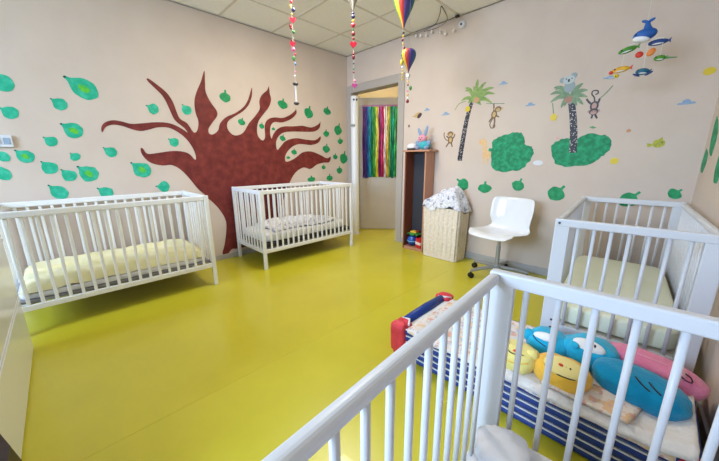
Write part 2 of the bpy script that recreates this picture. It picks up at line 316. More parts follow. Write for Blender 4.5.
struct(MB().box(2.55, 0.13, 0, 2.63, 2.33, 2.6).build('wall_corridor_right', WALL))
struct(MB().box(-0.8, 0.13, 2.6, 2.63, 2.33, 2.66).build('ceiling_corridor', YWALL))

# ---------------------------------------------------------------- murals on the walls
def wallA(u, v, t): return Vector((t, u, v))
def wallB(u, v, t): return Vector((u, -t, v))
def wallC(u, v, t):
    return Vector((cx(-u), -u, v)) + Vector((-0.9977, -0.0678, 0)) * t
def leaf_outline(x0, y0, x1, y1, w, kind):
    a = Vector((x0, y0)); d = Vector((x1, y1)) - a; L = d.length; d.normalize(); n = Vector((-d.y, d.x))
    if kind == 'drop': pr = [(0, .05), (.07, .07), (.16, .13), (.28, .30), (.42, .44), (.56, .50), (.72, .48), (.85, .38), (.95, .20)]
    elif kind == 'blade': pr = [(0, .03), (.15, .22), (.35, .42), (.55, .5), (.75, .42), (.9, .22)]
    else: pr = [(0, .07), (.12, .08), (.22, .10), (.30, .32), (.40, .45), (.56, .50), (.74, .45), (.88, .30), (.96, .14)]
    j = lambda: random.uniform(0.9, 1.08)
    pts = [a + d * L * t + n * w * h * j() for t, h in pr] + [a + d * L] + [a + d * L * t - n * w * h * j() for t, h in reversed(pr)]
    return [tuple(p) for p in pts], a, d, n, L
def disc(cx_, cy_, rx, ry, n=14, rot=0.0, wob=0.0):
    out = []
    for k in range(n):
        a = 2 * PI * k / n; s = 1 + random.uniform(-wob, wob)
        x, y = rx * s * math.cos(a), ry * s * math.sin(a)
        out.append((cx_ + x * math.cos(rot) - y * math.sin(rot), cy_ + x * math.sin(rot) + y * math.cos(rot)))
    return out
def stroke(pts, w):
    P = [Vector(p) for p in smooth_open([Vector((p[0], p[1], 0)) for p in pts], 4)] if len(pts) > 2 else [Vector((p[0], p[1], 0)) for p in pts]
    n = len(P); ws = w if isinstance(w, (list, tuple)) else (w, w); l = []; r = []
    for i, p in enumerate(P):
        t = (P[min(i + 1, n - 1)] - P[max(i - 1, 0)]).normalized(); nn = Vector((-t.y, t.x, 0)); ww = ws[0] + (ws[1] - ws[0]) * i / (n - 1)
        l.append(tuple((p + nn * ww / 2).xy)); r.append(tuple((p - nn * ww / 2).xy))
    return l + r[::-1]

mur = thing('tree_mural', 'red-brown tree with flame-like branches and green leaves painted on the long wall', 'mural', (0, -1.8, 0.05))
def Aloc(u, v, t): return wallA(u, v, t) - Vector((0, -1.8, 0.05))
MB().prism(smooth_closed(TREE, 3), Aloc, 0.0, 0.0022).build('trunk_and_branches', TREE_M, mur)
for (a, b, c, d, w, y) in LEAVES_L:
    o, s0, dd, nn, L = leaf_outline(a, b, c, d, w, 'drop')
    lf = MB().prism(smooth_closed(o, 2), Aloc, 0, 0.0024).build('leaf', TEAL, mur)
    q = s0 + dd * L * 0.03
    MB().prism(disc(q.x, q.y, w * 0.06, w * 0.05, 8), Aloc, 0, 0.0036).build('leaf_tip', STEMP, lf)
    if y:
        q = s0 + dd * L * 0.58
        MB().prism(disc(q.x, q.y, w * 0.24, w * 0.17, 12, math.atan2(dd.y, dd.x), 0.15), Aloc, 0, 0.0036).build('leaf_centre', LIME, lf)
for (a, b, c, d, w) in LEAVES_R:
    o, s0, dd, nn, L = leaf_outline(a, b, c, d, w, 'apple')
    MB().prism(smooth_closed(o, 2), Aloc, 0, 0.0024).build('leaf', TEAL2, mur)

def Bdecal(name, pts, m, parent=None, t=0.0022, base=None):
    o3 = base or Vector((0, 0, 0))
    return MB().prism(pts, lambda u, v, tt: wallB(u, v, tt) - o3, 0.0, t).build(name, m, parent, loc=None if parent else None)
def Bthing(name, label, cat, u, v, group=None):
    t = thing(name, label, cat, (u, 0, v), 0, group); return t, Vector((u, 0, v))

for k, (pts, lab) in enumerate(zip(BUSH, ('round dark green bush painted beside the giraffe sticker', 'wide dark green bush painted around the foot of the koala palm'))):
    sp = smooth_closed(pts, 4)
    sp = [(x + random.uniform(-.006, .006), y + random.uniform(-.006, .006)) for x, y in sp]
    u, v = pts[0]; t, o3 = Bthing('painted_bush', lab, 'wall painting', u, v)
    Bdecal('bush_paint', sp, BUSH_M, t, 0.0018, o3)
    if k == 0: Bdecal('bush_berry', disc(2.128, 1.189, .018, .018, 10), BUSH_M, t, 0.0018, o3)
LB = ['small two-lobed green leaf painted above the white swivel chair', 'round green leaf painted just left of the white chair back',
      'long green leaf painted right behind the laundry pile', 'round green leaf painted between chair and corner crib',
      'green leaf painted low behind the corner crib end rail', 'green leaf painted beside the room corner above the crib']
for (a, b, c, d, w), lab in zip(LEAFB, LB):
    o, s0, dd, nn, L = leaf_outline(a, b, c, d, w * 1.25, 'apple')
    t, o3 = Bthing('painted_leaf', lab, 'wall painting', a, b, 'green leaves painted on the sticker wall')
    Bdecal('leaf_paint', smooth_closed(o, 2), TEAL2, t, 0.0018, o3)
LC = ['upper long green leaf painted on the right-hand wall', 'short pointed green leaf nearest the corner on the right-hand wall', 'long green leaf cut by the photo edge on the right-hand wall']
for (a, b, c, d, w), lab in zip(LEAVES_C, LC):
    o, s0, dd, nn, L = leaf_outline(a, b, c, d, min(w, 0.15), 'blade')
    o3 = wallC(a, b, 0)
    t = thing('painted_leaf', lab, 'wall painting', o3, 0, 'green leaves painted on the right-hand wall')
    MB().prism(smooth_closed(o, 2), lambda u, v, tt: wallC(u, v, tt) - o3, 0, 0.002).build('leaf_paint', BUSH_M, t)

# stickers on the back wall
FR1 = mat('palm_frond_light', rgb(152, 176, 92), 0.5, rgb(112, 146, 72), 30)
FR2 = mat('palm_frond_grey_green', rgb(134, 160, 120), 0.5, rgb(98, 130, 94), 30)
NUT = mat('coconut_orange', rgb(202, 150, 108), 0.5); NUT2 = mat('coconut_brown', rgb(168, 120, 100), 0.5)
YEL = mat('sticker_yellow', rgb(222, 196, 40), 0.5); KOA = mat('koala_grey', rgb(146, 160, 166), 0.5); KOB = mat('koala_pale', rgb(186, 196, 196), 0.5)
MBR = mat('monkey_brown', rgb(120, 88, 56), 0.5); MTAN = mat('monkey_tan', rgb(204, 170, 112), 0.5); MDK = mat('monkey_dark', rgb(62, 52, 60), 0.5); MPK = mat('monkey_pink', rgb(190, 150, 140), 0.5)
CLO = mat('cloud_blue', rgb(128, 156, 190), 0.5, rgb(150, 176, 204), 30); CLW = mat('cloud_white', rgb(224, 224, 232), 0.5)
GIR = mat('giraffe_yellow', rgb(232, 204, 146), 0.5, rgb(226, 172, 122), 60)
def trunk_mat():
    m = bpy.data.materials.new('palm_trunk_checks'); m.use_nodes = True; nt = m.node_tree; p = nt.nodes['Principled BSDF']; p.inputs['Roughness'].default_value = 0.5
    tc = nt.nodes.new('ShaderNodeTexCoord'); v = nt.nodes.new('ShaderNodeTexVoronoi'); v.inputs['Scale'].default_value = 70
    r = nt.nodes.new('ShaderNodeValToRGB'); r.color_ramp.elements[0].position = 0.22; r.color_ramp.elements[1].position = 0.34
    r.color_ramp.elements[0].color = rgb(214, 204, 200); r.color_ramp.elements[1].color = rgb(34, 28, 40)
    nt.links.new(tc.outputs['Object'], v.inputs['Vector']); nt.links.new(v.outputs['Distance'], r.inputs[0]); nt.links.new(r.outputs[0], p.inputs['Base Color'])
    return m
TRK = trunk_mat()
def frond(parent, o3, a, b, w, m, name='frond', lift=0.18):
    A_, B_ = Vector((*a, 0)), Vector((*b, 0)); d = B_ - A_; mid = A_ + d * 0.55 + Vector((0, d.length * lift, 0))
    P = smooth_open([A_, mid, B_], 6); n = len(P); l = []; r = []
    for i, p in enumerate(P):
        t = (P[min(i + 1, n - 1)] - P[max(i - 1, 0)]).normalized(); nn = Vector((-t.y, t.x, 0)); s = i / (n - 1); ww = w * (0.3 + 2.6 * s * (1 - s) ** 1.1) * (1 - s) ** 0.35 + 0.0015
        l.append(tuple((p + nn * ww * 0.6).xy)); r.append(tuple((p - nn * ww).xy))
    Bdecal(name, l + r[::-1], m, parent, 0.0026 + random.uniform(0, 0.0006), o3)
def palm(label, trunk, frs, nuts, m, w0, w1, nutm, fw_):
    t, o3 = Bthing('palm_tree_sticker', label, 'wall sticker', *trunk[0])
    Bdecal('palm_trunk', stroke(trunk, (w0, w1)), TRK, t, 0.0024, o3)
    for i_, f in enumerate(frs[1:]):
        frond(t, o3, frs[0], f, fw_, m); c_ = Vector(frs[0]); e_ = Vector(f) - c_; e2 = Vector((e_.x * 0.86 - e_.y * 0.2, e_.y * 0.86 + e_.x * 0.2 * (1 if e_.x > 0 else -1) - 0.02))
        frond(t, o3, frs[0], tuple(c_ + e2 * 0.9), fw_ * 0.7, m, lift=0.24)
    Bdecal('coconut', disc(*nuts[0], 0.030, 0.026, 14), nutm, t, 0.0038, o3)
    Bdecal('lemon', disc(*nuts[1], 0.026, 0.030, 14), YEL, t, 0.0038, o3)
    return t, o3
p1, q1 = palm('leaning palm tree sticker with light green fronds and dark chequered trunk', PALM1_TRUNK, PALM1_FR, PALM1_NUTS, FR1, 0.056, 0.036, NUT, 0.026)
Bdecal('vine', stroke(PALM1_VINE, 0.007), FR1, p1, 0.0022, q1)
p2, q2 = palm('palm tree sticker with a grey koala sitting in its fronds', PALM2_TRUNK, PALM2_FR, PALM2_NUTS, FR2, 0.056, 0.046, NUT2, 0.026)
Bdecal('lemon_string', stroke(PALM2_STRING, 0.006), FR2, p2, 0.0022, q2)
kb = Bdecal('koala', disc(KOALA[3][0], KOALA[3][1], .040, .046, 16), KOA, p2, 0.0042, q2)
Bdecal('koala_head', disc(KOALA[0][0], KOALA[0][1], .042, .034, 16), KOB, kb, 0.0052, q2)
for e in (KOALA[1], KOALA[2]): Bdecal('koala_ear', disc(*e, .022, .022, 12), KOA, kb, 0.0047, q2)
Bdecal('koala_nose', disc(KOALA[0][0], KOALA[0][1] - .006, .008, .013, 10), BLACK, kb, 0.0060, q2)
for s in (-1, 1): Bdecal('koala_eye', disc(KOALA[0][0] + s * .02, KOALA[0][1] + .008, .005, .005, 8), BLACK, kb, 0.0060, q2)

def monkey(label, body, head, limbs, tail, m, m2, hr=0.03):
    t, o3 = Bthing('monkey_sticker', label, 'wall sticker', *body, )
    for l in limbs: Bdecal('limb', stroke(l, (0.016, 0.012)), m, t, 0.0022, o3)
    Bdecal('tail', stroke(tail, 0.009), m, t, 0.0020, o3)
    Bdecal('body', disc(*body, hr * 0.95, hr * 1.25, 14), m, t, 0.0026, o3)
    Bdecal('belly', disc(body[0], body[1], hr * 0.55, hr * 0.85, 12), m2, t, 0.0030, o3)
    h = Bdecal('head', disc(*head, hr, hr * 0.85, 16), m, t, 0.0034, o3)
    for s in (-1, 1): Bdecal('ear', disc(head[0] + s * hr * 1.05, head[1] + .004, hr * .35, hr * .35, 10), m2, h, 0.0032, o3)
    Bdecal('face', disc(head[0], head[1] - hr * .2, hr * 0.7, hr * 0.55, 14), m2, h, 0.0040, o3)
    for s in (-1, 1): Bdecal('eye', disc(head[0] + s * hr * .3, head[1], hr * .1, hr * .13, 8), BLACK, h, 0.0046, o3)
    return t, o3
Mk = MONKEYA
monkey('brown monkey sticker dancing beside the tall shelf', Mk[1], Mk[0], [[Mk[1], Mk[2]], [Mk[1], Mk[3]], [Mk[1], (1.715, 1.335), Mk[5]], [Mk[1], Mk[6]]], [(1.665, 1.29), (1.615, 1.32), (1.595, 1.36), Mk[4]], MBR, MTAN, .032)
Mk = MONKEYB
mt, mo = monkey('brown monkey sticker hanging by one arm from a twig', Mk[1], Mk[0], [[Mk[1], Mk[4]], [Mk[1], Mk[8]], [Mk[1], Mk[3]], [Mk[1], (2.145, 1.46), Mk[2]]], [(2.13, 1.50), (2.10, 1.44), (2.12, 1.40), (2.15, 1.41), (2.145, 1.44)], MBR, MTAN, .030)
Bdecal('twig', stroke([Mk[5], Mk[6]], 0.006), FR2, mt, 0.0018, mo)
Mk = MONKEYC
mt, mo = monkey('dark monkey sticker hanging upside down with curled tail', Mk[1], Mk[0], [[Mk[1], (2.89, 1.545), Mk[2]], [Mk[1], (2.952, 1.535), Mk[3]], [Mk[0], Mk[4]], [Mk[0], Mk[5]]], [Mk[1], Mk[6], Mk[7], (2.903, 1.622), Mk[8], (2.938, 1.622), Mk[9], (2.925, 1.598)], MDK, MPK, .030)
Bdecal('twig', stroke([Mk[3], Mk[11], Mk[10]], 0.007), FR2, mt, 0.0018, mo)

CLAB = ['small blue cloud sticker above the hanging monkey', 'small blue cloud sticker midway between the two palms', 'small blue cloud sticker left of the leaning palm',
        'pale white cloud patch between the two painted bushes', 'larger blue cloud sticker near the right-hand corner', 'tiny blue cloud sticker above the tall shelf']
for k, ((u, v), w, lab) in enumerate(zip(CLOUDS, CLOUD_W, CLAB)):
    t, o3 = Bthing('cloud_sticker', lab, 'wall sticker', u, v, 'cloud stickers')
    h = w * (0.5 if k != 3 else 0.6)
    out = [(-.5, -.2), (-.42, .0), (-.26, .04), (-.2, .34), (0, .5), (.16, .36), (.22, .1), (.38, .06), (.5, -.16), (.2, -.26), (-.2, -.26)]
    if k == 3: out = disc(0, 0, .5, .45, 14)
    Bdecal('cloud_print', smooth_closed([(u + x * w, v + y * h) for x, y in out], 3), CLW if k == 3 else CLO, t, 0.002, o3)
t, o3 = Bthing('giraffe_sticker', 'pale yellow giraffe sticker at the edge of the round bush', 'wall sticker', GIRAFFE[2][0], GIRAFFE[2][1])
Bdecal('neck', stroke([(2.075, 1.17), (2.065, 1.26)], (0.05, 0.03)), GIR, t, 0.0022, o3)
Bdecal('head', disc(2.045, 1.265, .045, .03, 14, -.4), GIR, t, 0.0028, o3)
Bdecal('body', disc(2.095, 1.14, .045, .042, 14), GIR, t, 0.0026, o3)
for x in (2.07, 2.11): Bdecal('leg', stroke([(x, 1.13), (x, 1.05)], (0.018, 0.014)), GIR, t, 0.0022, o3)
for k, x in enumerate((2.045, 2.062)): Bdecal('horn', stroke([(x, 1.28), (x, 1.305)], 0.007), GIR, t, 0.0022, o3)
FISH = mat('fish_olive_yellow', rgb(196, 190, 40), 0.5, rgb(140, 150, 40), 60)
t, o3 = Bthing('fish_sticker', 'olive-yellow fish sticker on the wall above the corner crib', 'wall sticker', *DOTS[3])
u, v = DOTS[3]
Bdecal('body', disc(u + .006, v, .034, .030, 16), FISH, t, 0.0024, o3); Bdecal('tail', [(u - .026, v - .004), (u - .058, v + .004), (u - .052, v - .024), (u - .024, v - .018)], FISH, t, 0.0022, o3)
Bdecal('fin', [(u - .004, v + .026), (u + .02, v + .044), (u + .026, v + .022)], FISH, t, 0.0022, o3); Bdecal('eye', disc(u + .022, v + .008, .004, .004, 8), BLACK, t, 0.0032, o3)
ORA = mat('dot_orange', rgb(196, 140, 90), 0.5); DKD = mat('dot_brown', rgb(120, 100, 90), 0.5); GRN = mat('grass_green_print', rgb(90, 150, 90), 0.5); PNKD = mat('dot_pink', rgb(230, 170, 170), 0.5)
for k, rx, ry, m, nm, lab in ((0, .026, .026, YEL, 'sun_dot_sticker', 'round yellow dot sticker below and right of the wide bush'), (1, .014, .012, ORA, 'dot_sticker', 'small orange dot sticker right of the wide bush'),
                          (2, .030, .024, YEL, 'sun_dot_sticker', 'yellow oval sticker high beside the right-hand corner'), (6, .014, .016, DKD, 'dot_sticker', 'small dark dot sticker above the tall shelf'), (7, .010, .010, PNKD, 'dot_sticker', 'tiny pink dot sticker left of the wide bush')):
    u, v = DOTS[k]; t = tag(inst(nm, MB().prism(disc(0, 0, rx, ry, 16), lambda a, b, tt: wallB(a, b, tt), 0, .002).mesh(nm, m), None, (u, 0, v)), lab, 'wall sticker')
u, v = DOTS[4]; t, o3 = Bthing('leaf_sticker', 'tiny green leaf sticker above the wide bush', 'wall sticker', u, v)
Bdecal('blade', [(u - .028, v + .004), (u - .004, v + .012), (u + .024, v - .002), (u, v - .008)], GRN, t, .002, o3)
u, v = DOTS[5]; t, o3 = Bthing('bird_sticker', 'brown bird sticker on the wall above the tall shelf', 'wall sticker', u, v)
Bdecal('body', disc(u, v, .05, .024, 14, .35), MTAN, t, .0022, o3); Bdecal('wing', disc(u + .03, v - .01, .038, .022, 12, .7), MDK, t, .003, o3); Bdecal('beak', [(u - .04, v), (u - .075, v - .012), (u - .035, v - .018)], ORA, t, .002, o3)
# small white wall box at the left edge
sw = thing('wall_switch', 'white rectangular wall switch box beside the painted leaves', 'switch', (0, -3.41, 1.247))
MB().box(0, -0.065, -0.042, 0.022, 0.058, 0.042, 0.004).build('plate', WHITE, sw)
MB().box(0.022, -0.04, -0.022, 0.027, 0.0, 0.022, 0.002, 1).build('rocker', mat('switch_grey', rgb(190, 196, 206), 0.4), sw)
MB().box(0.022, 0.012, -0.022, 0.026, 0.045, 0.022, 0.002, 1).build('display', mat('display_blue', rgb(150, 170, 196), 0.3), sw)

# white pipe standing in the corner at the door
PIPE = mat('white_pipe_paint', rgb(232, 232, 236), 0.35)
pp = thing('corner_pipe', 'thick white vertical pipe with painted eyes beside the door frame', 'pipe', (0.232, -0.080, 0))
MB().lathe([(0.056, 0.004), (0.056, 1.93), (0.052, 1.95), (0.02, 1.955)], seg=28).build('pipe', PIPE, pp, smooth=False)
MB().lathe([(0.066, 0.0), (0.066, 0.012), (0.058, 0.02)], seg=28).build('floor_collar', PIPE, pp)
for a in (-0.95, -0.25):
    MB().ell((0.056 * math.cos(a), 0.056 * math.sin(a), 1.90), (0.012, 0.012, 0.016), seg=10, rings=6).build('eye', BLACK, pp)
MB().box(-0.005, -0.075, 1.55, 0.05, -0.045, 1.58, 0.004).build('bracket', GREYM, pp)

# foil fringe on the open door leaf
fc = thing('foil_curtain', 'rainbow foil fringe curtain hanging on the open door', 'curtain', (0.062, 0.150, 0), ang)
cols = [(112, 52, 140), (54, 70, 160), (30, 130, 170), (24, 140, 80), (96, 160, 50), (222, 200, 60), (150, 40, 110), (200, 40, 80), (232, 200, 190), (226, 190, 60), (40, 140, 80), (28, 150, 120), (60, 160, 70), (200, 60, 70), (214, 90, 60), (220, 140, 60), (150, 50, 110), (56, 44, 90)]
MB().box(0.065, -0.012, 1.86, 0.79, -0.004, 1.885).build('header_tape', mat('foil_tape', rgb(180, 120, 160), 0.3), fc)
fx = 0.068; fwid = 0.72 / len(cols)
for k, c in enumerate(cols):
    m = mat('foil_%d_%d_%d' % c, rgb(*[int(v * 0.72) for v in c]), 0.28, rgb(*[min(255, int(v * 1.1 + 14)) for v in c]), 34, 0.6, 60, stretch=(1, 1, 0.25), metal=0.35)
    ph = random.uniform(0, 6); x0 = fx + k * fwid
    def fn(u, v, x0=x0, ph=ph): return Vector((x0 + u * fwid * 1.04 + 0.004 * math.sin(v * 9 + ph), -0.010 - 0.008 * math.sin(u * 9 + ph) * (0.3 + v) - 0.004 * v, 1.87 - v * (1.04 + 0.01 * math.sin(ph))))
    MB().sheet(fn, 6, 14).build('foil_strip', m, fc)
# ---------------------------------------------------------------- cribs
def stick_crib(label, loc, rz, w, l, h, nl, ns, base=(0.222, 0.262, 46)):
    t = thing('crib', label, 'crib', loc, rz, 'white slatted cribs'); lg = 0.032
    leg = MB().box(-lg / 2, -lg / 2, 0, lg / 2, lg / 2, h, 0.004, 2).mesh('leg', WHITE2)
    for x in (lg / 2, w - lg / 2):
        for y in (lg / 2, l - lg / 2): inst('leg', leg, t, (x, y, 0))
    top_l = MB().box(-0.014, lg, h - 0.042, 0.014, l - lg, h - 0.002, 0.006).mesh('top_rail', WHITE2)
    bot_l = MB().box(-0.012, lg, 0.17, 0.012, l - lg, 0.208, 0.004).mesh('bottom_rail', WHITE2)
    top_s = MB().box(lg, -0.014, h - 0.042, w - lg, 0.014, h - 0.002, 0.006).mesh('top_rail', WHITE2)
    bot_s = MB().box(lg, -0.012, 0.17, w - lg, 0.012, 0.208, 0.004).mesh('bottom_rail', WHITE2)
    sl = MB().box(-0.007, -0.0095, 0.206, 0.007, 0.0095, h - 0.04, 0.004, 2).mesh('slat', WHITE2)
    ss = MB().box(-0.0095, -0.007, 0.206, 0.0095, 0.007, h - 0.04, 0.004, 2).mesh('slat', WHITE2)
    for x in (lg / 2, w - lg / 2):
        inst('top_rail', top_l, t, (x, 0, 0)); inst('bottom_rail', bot_l, t, (x, 0, 0))
        for k in range(nl): inst('slat', sl, t, (x, lg + (l - 2 * lg) * (k + 1) / (nl + 1), 0))
    for y in (lg / 2, l - lg / 2):
        inst('top_rail', top_s, t, (0, y, 0)); inst('bottom_rail', bot_s, t, (0, y, 0))
        for k in range(ns): inst('slat', ss, t, (lg + (w - 2 * lg) * (k + 1) / (ns + 1), y, 0))
    MB().box(0.034, 0.034, base[0], w - 0.034, l - 0.034, base[1]).build('bed_base', mat('bed_base_%d' % base[2], rgb(base[2], base[2] - 2, base[2]), 0.7), t)
    return t
def board_crib(label, loc, rz, w=0.585, l=1.24, h=0.80, ns=7, nl=18, sp=0.0645):
    t = thing('crib', label, 'crib', loc, rz, 'white slatted cribs')
    st = MB().box(0, -0.013, 0, 0.065, 0.013, h - 0.034, 0.004, 2).mesh('stile', WHITE)
    er = MB().box(0, -0.016, h - 0.038, w, 0.014, h, 0.006, 3).mesh('end_rail', WHITE)
    el = MB().box(0.065, -0.012, 0.17, w - 0.065, 0.012, 0.225, 0.004, 2).mesh('lower_end_rail', WHITE)
    rd = MB().tube([(0, 0, 0.222), (0, 0, h - 0.034)], 0.0078, 12).mesh('slat', WHITE)
    for p in rd.polygons: p.use_smooth = len(p.vertices) == 4
    bolt = MB().tube([(0, -0.0005, 0), (0, 0.0035, 0)], 0.006, 10).mesh('bolt', mat('bolt_dark', rgb(70, 72, 80), 0.4))
    for y, s in ((0.016, -1), (l - 0.016, 1)):
        for x in (0, w - 0.065):
            sto = inst('stile', st, t, (x, y, 0))
            for bz in (0.20, 0.245): inst('bolt', bolt, sto, (0.048 if x == 0 else 0.018, -0.0165 if s < 0 else 0.0135, bz))
        ero = inst('end_rail', er, t, (0, y, 0)); inst('lower_end_rail', el, t, (0, y, 0))
        for bx in (0.02, w - 0.02): inst('bolt', bolt, ero, (bx, -0.0195 if s < 0 else 0.0165, h - 0.02))
        for k in range(ns): inst('slat', rd, t, (w / 2 + (k - (ns - 1) / 2) * sp, y, 0))
    sr = MB().box(-0.0135, 0.032, h - 0.033, 0.0135, l - 0.032, h - 0.003, 0.011, 4).mesh('side_rail', WHITE)
    lr = MB().box(-0.012, 0.032, 0.17, 0.012, l - 0.032, 0.225, 0.004, 2).mesh('lower_side_rail', WHITE)
    for x in (0.016, w - 0.016):
        inst('side_rail', sr, t, (x, 0, 0)); inst('lower_side_rail', lr, t, (x, 0, 0))
        for k in range(nl): inst('slat', rd, t, (x, l - 0.088 - 0.0615 * k, 0))
    MB().box(0.03, 0.034, 0.205, w - 0.03, l - 0.034, 0.222).build('bed_base', mat('bed_base_pale', rgb(206, 196, 180), 0.7), t)
    return t
TX, TY = 0.03, -1.815
stick_crib('white slatted crib standing in front of the tree trunk by the door', (TX, TY, 0), 0.0, 0.655, 1.245, 0.815, 17, 8)
stick_crib('white slatted crib with yellow bedding along the tree wall at left', (0.035, -3.53, 0), 0.0, 0.66, 1.245, 0.812, 17, 8, (0.214, 0.228, 150))
RR = math.radians(3.77); board_crib('white slatted crib with pale green mattress in the far right corner', (3.056, -1.395, 0), RR)
FRZ = math.radians(3.3); board_crib('nearest white crib, cut off by the photo edge', (3.180, -3.568, 0), FRZ, w=0.622, sp=0.0725)

def puffy(name, label, cat, c, r, m, rz=0.0, power=0.32, wob=0.03, seed=1, seg=56, rings=28, group=None):
    o = MB().ell((0, 0, r[2]), r, seg=seg, rings=rings, power=power, wob=wob, seed=seed).build(name, m, None, smooth=True)
    o.location = c; o.rotation_euler = (0, 0, rz); return tag(o, label, cat, group)
SHEETW = mat('white_sheet', rgb(232, 232, 238), 0.85, bump=0.5, bscale=14, spec=0.15)
YELSH = mat('pale_yellow_cover', rgb(246, 240, 206), 0.9, rgb(244, 236, 184), 9, 0.6, 16, spec=0.15)
GRNSH = mat('pale_green_sheet', rgb(230, 236, 212), 0.85, rgb(236, 240, 220), 6, 0.5, 18, spec=0.15)
puffy('mattress', 'thin white mattress under the pale yellow duvet in the left crib', 'mattress', (0.365, -2.907, 0.228), (0.285, 0.572, 0.022), SHEETW, wob=0.0, power=0.2)
# yellow duvet, folded back edge towards the room
def duvet(u, v):
    x = (u - 0.5) * 2; y = (v - 0.5) * 2
    z = 0.088 * (1 - abs(x) ** 12) ** 0.5 * (1 - abs(y) ** 16) ** 0.5
    z += 0.012 * mnoise.noise(Vector((x * 2.2, y * 4.5, 3.1))) + 0.007 * mnoise.noise(Vector((x * 7, y * 14, 1.7)))
    return Vector((x * 0.282, y * 0.555, max(z, 0.0)))
dv = MB().sheet(duvet, 40, 70).build('duvet', YELSH, None, (0.365, -2.907, 0.273), smooth=True); tag(dv, 'puffy pale yellow duvet lying in the left crib', 'duvet')
puffy('mattress', 'white mattress in the crib in front of the tree', 'mattress', (TX + 0.327, TY + 0.622, 0.262), (0.275, 0.572, 0.048), SHEETW, wob=0.01, power=0.22)
GREYFL = floral_mat('grey_print_cotton', rgb(226, 226, 234), [(rgb(168, 172, 190), 1.0), (rgb(190, 186, 200), 1.7)], 26)
def blanket(u, v):
    x = (u - 0.5) * 0.50; y = (v - 0.5) * 0.85
    e = min(u, 1 - u, v, 1 - v)
    z = 0.012 + 0.045 * min(1, e * 8) * (0.6 + 0.9 * mnoise.noise(Vector((x * 7, y * 6, 0.3)))) + 0.012 * mnoise.noise(Vector((x * 22, y * 22, 2)))
    return Vector((x + 0.02 * math.sin(y * 9), y + 0.02 * math.sin(x * 14), max(z, 0.006)))
o = MB().sheet(blanket, 40, 56, 0.005).build('blanket', GREYFL, None, (TX + 0.325, TY + 0.60, 0.358), smooth=True); tag(o, 'crumpled white and grey blanket in the crib by the door', 'blanket')
def on_crib(loc, rz, x, y, z):
    c, s = math.cos(rz), math.sin(rz); return (loc[0] + c * x - s * y, loc[1] + s * x + c * y, z)
puffy('mattress', 'pale green fitted mattress in the corner crib', 'mattress', on_crib((3.056, -1.395), RR, 0.2925, 0.62, 0.222), (0.252, 0.575, 0.055), GRNSH, RR, power=0.2, wob=0.008)
puffy('mattress', 'white mattress in the nearest crib', 'mattress', on_crib((3.180, -3.568), FRZ, 0.311, 0.62, 0.222), (0.270, 0.578, 0.056), SHEETW, FRZ, power=0.2, wob=0.0)
puffy('pillow', 'white pillow pushed into the corner of the nearest crib', 'pillow', on_crib((3.180, -3.568), FRZ, 0.105, 1.115, 0.326), (0.064, 0.064, 0.019), SHEETW, FRZ + 0.2, power=0.6, wob=0.12, seed=5)

# ---------------------------------------------------------------- stack of cots
BLUE = mat('blue_cot_tube', rgb(14, 54, 136), 0.45); RED = mat('red_corner_cap', rgb(226, 62, 78), 0.5, rgb(206, 48, 66), 30)
CANVAS = mat('white_cot_canvas', rgb(232, 232, 236), 0.8); 
SX0, SY0, SL, SW, SP, NC = 2.458, -1.955, 1.19, 0.545, 0.037, 5
def caps(x, y):
    return MB().box(x - 0.034, y - 0.034, 0.001, x + 0.034, y + 0.034, SP - 0.001, 0.012, 2)
LAB = ['bottom cot of the stack, resting on the floor', 'second cot from the floor in the blue stack', 'middle cot of the blue stack of five', 'fourth cot from the floor, under the top one', 'top cot of the stack, with red corners and blue end roll']
cot_long = MB().tube([(0.06, 0, 0), (SL - 0.06, 0, 0)], 0.0155, 12).mesh('side_rail', BLUE)
cot_end = MB().tube([(0, 0.06, 0), (0, SW - 0.06, 0)], 0.0135, 12).mesh('end_rail', BLUE)
cap_me = caps(0, 0).mesh('corner_cap', RED)
canv = MB().box(0.02, 0.022, 0.0145, SL - 0.02, SW - 0.022, 0.0172).mesh('canvas', CANVAS)
hem = MB().box(0.07, 0.004, -0.003, SL - 0.07, 0.012, 0.002, 0.001, 1).mesh('hem', CANVAS)
for k in range(NC):
    c = thing('stacking_cot', LAB[k], 'cot', (SX0, SY0, k * SP), 0, 'stacked sleeping cots')
    for y in (0.02, SW - 0.02): inst('side_rail', cot_long, c, (0, y, 0.020))
    for x in (0.02, SL - 0.02): inst('end_rail', cot_end, c, (x, 0, 0.020))
    for x in (0.034, SL - 0.034):
        for y in (0.034, SW - 0.034): inst('corner_cap', cap_me, c, (x, y, 0))
    inst('canvas', canv, c, (0, 0, 0.0195)); inst('hem', hem, c, (0, 0.003, 0.0365)); 
    if k == NC - 1:
        MB().tube([(0.034, 0.075, 0.040), (0.034, 0.30, 0.043), (0.034, SW - 0.075, 0.040)], [0.028, 0.031, 0.028], 14).build('end_roll', BLUE, c, smooth=True)
        for y in (0.034, SW - 0.034):
            if y < 0.2: MB().ell((0.036, y, -0.030), (0.050, 0.052, 0.092), power=0.42, wob=0.10, seed=3, seg=28, rings=18).build('corner_cover', RED, c, smooth=True)
            else: MB().ell((0.036, y, SP), (0.052, 0.054, 0.026), power=0.6, wob=0.15, seed=3).build('corner_cover', RED, c, smooth=True)
            MB().tube([(0.0, y + (0.036 if y < .2 else -.036), 0.02), (0.014, y + (0.040 if y < .2 else -.040), 0.056), (0.06, y + (0.04 if y < .2 else -.04), 0.064), (0.085, y, 0.052)], 0.006, 8).build('strap', CANVAS, c, smooth=True)
QZ = NC * SP
FLOR = floral_mat('floral_cotton', rgb(232, 224, 222), [(rgb(226, 176, 164), 1.0), (rgb(184, 190, 212), 1.3), (rgb(234, 206, 170), 0.8)], 30)
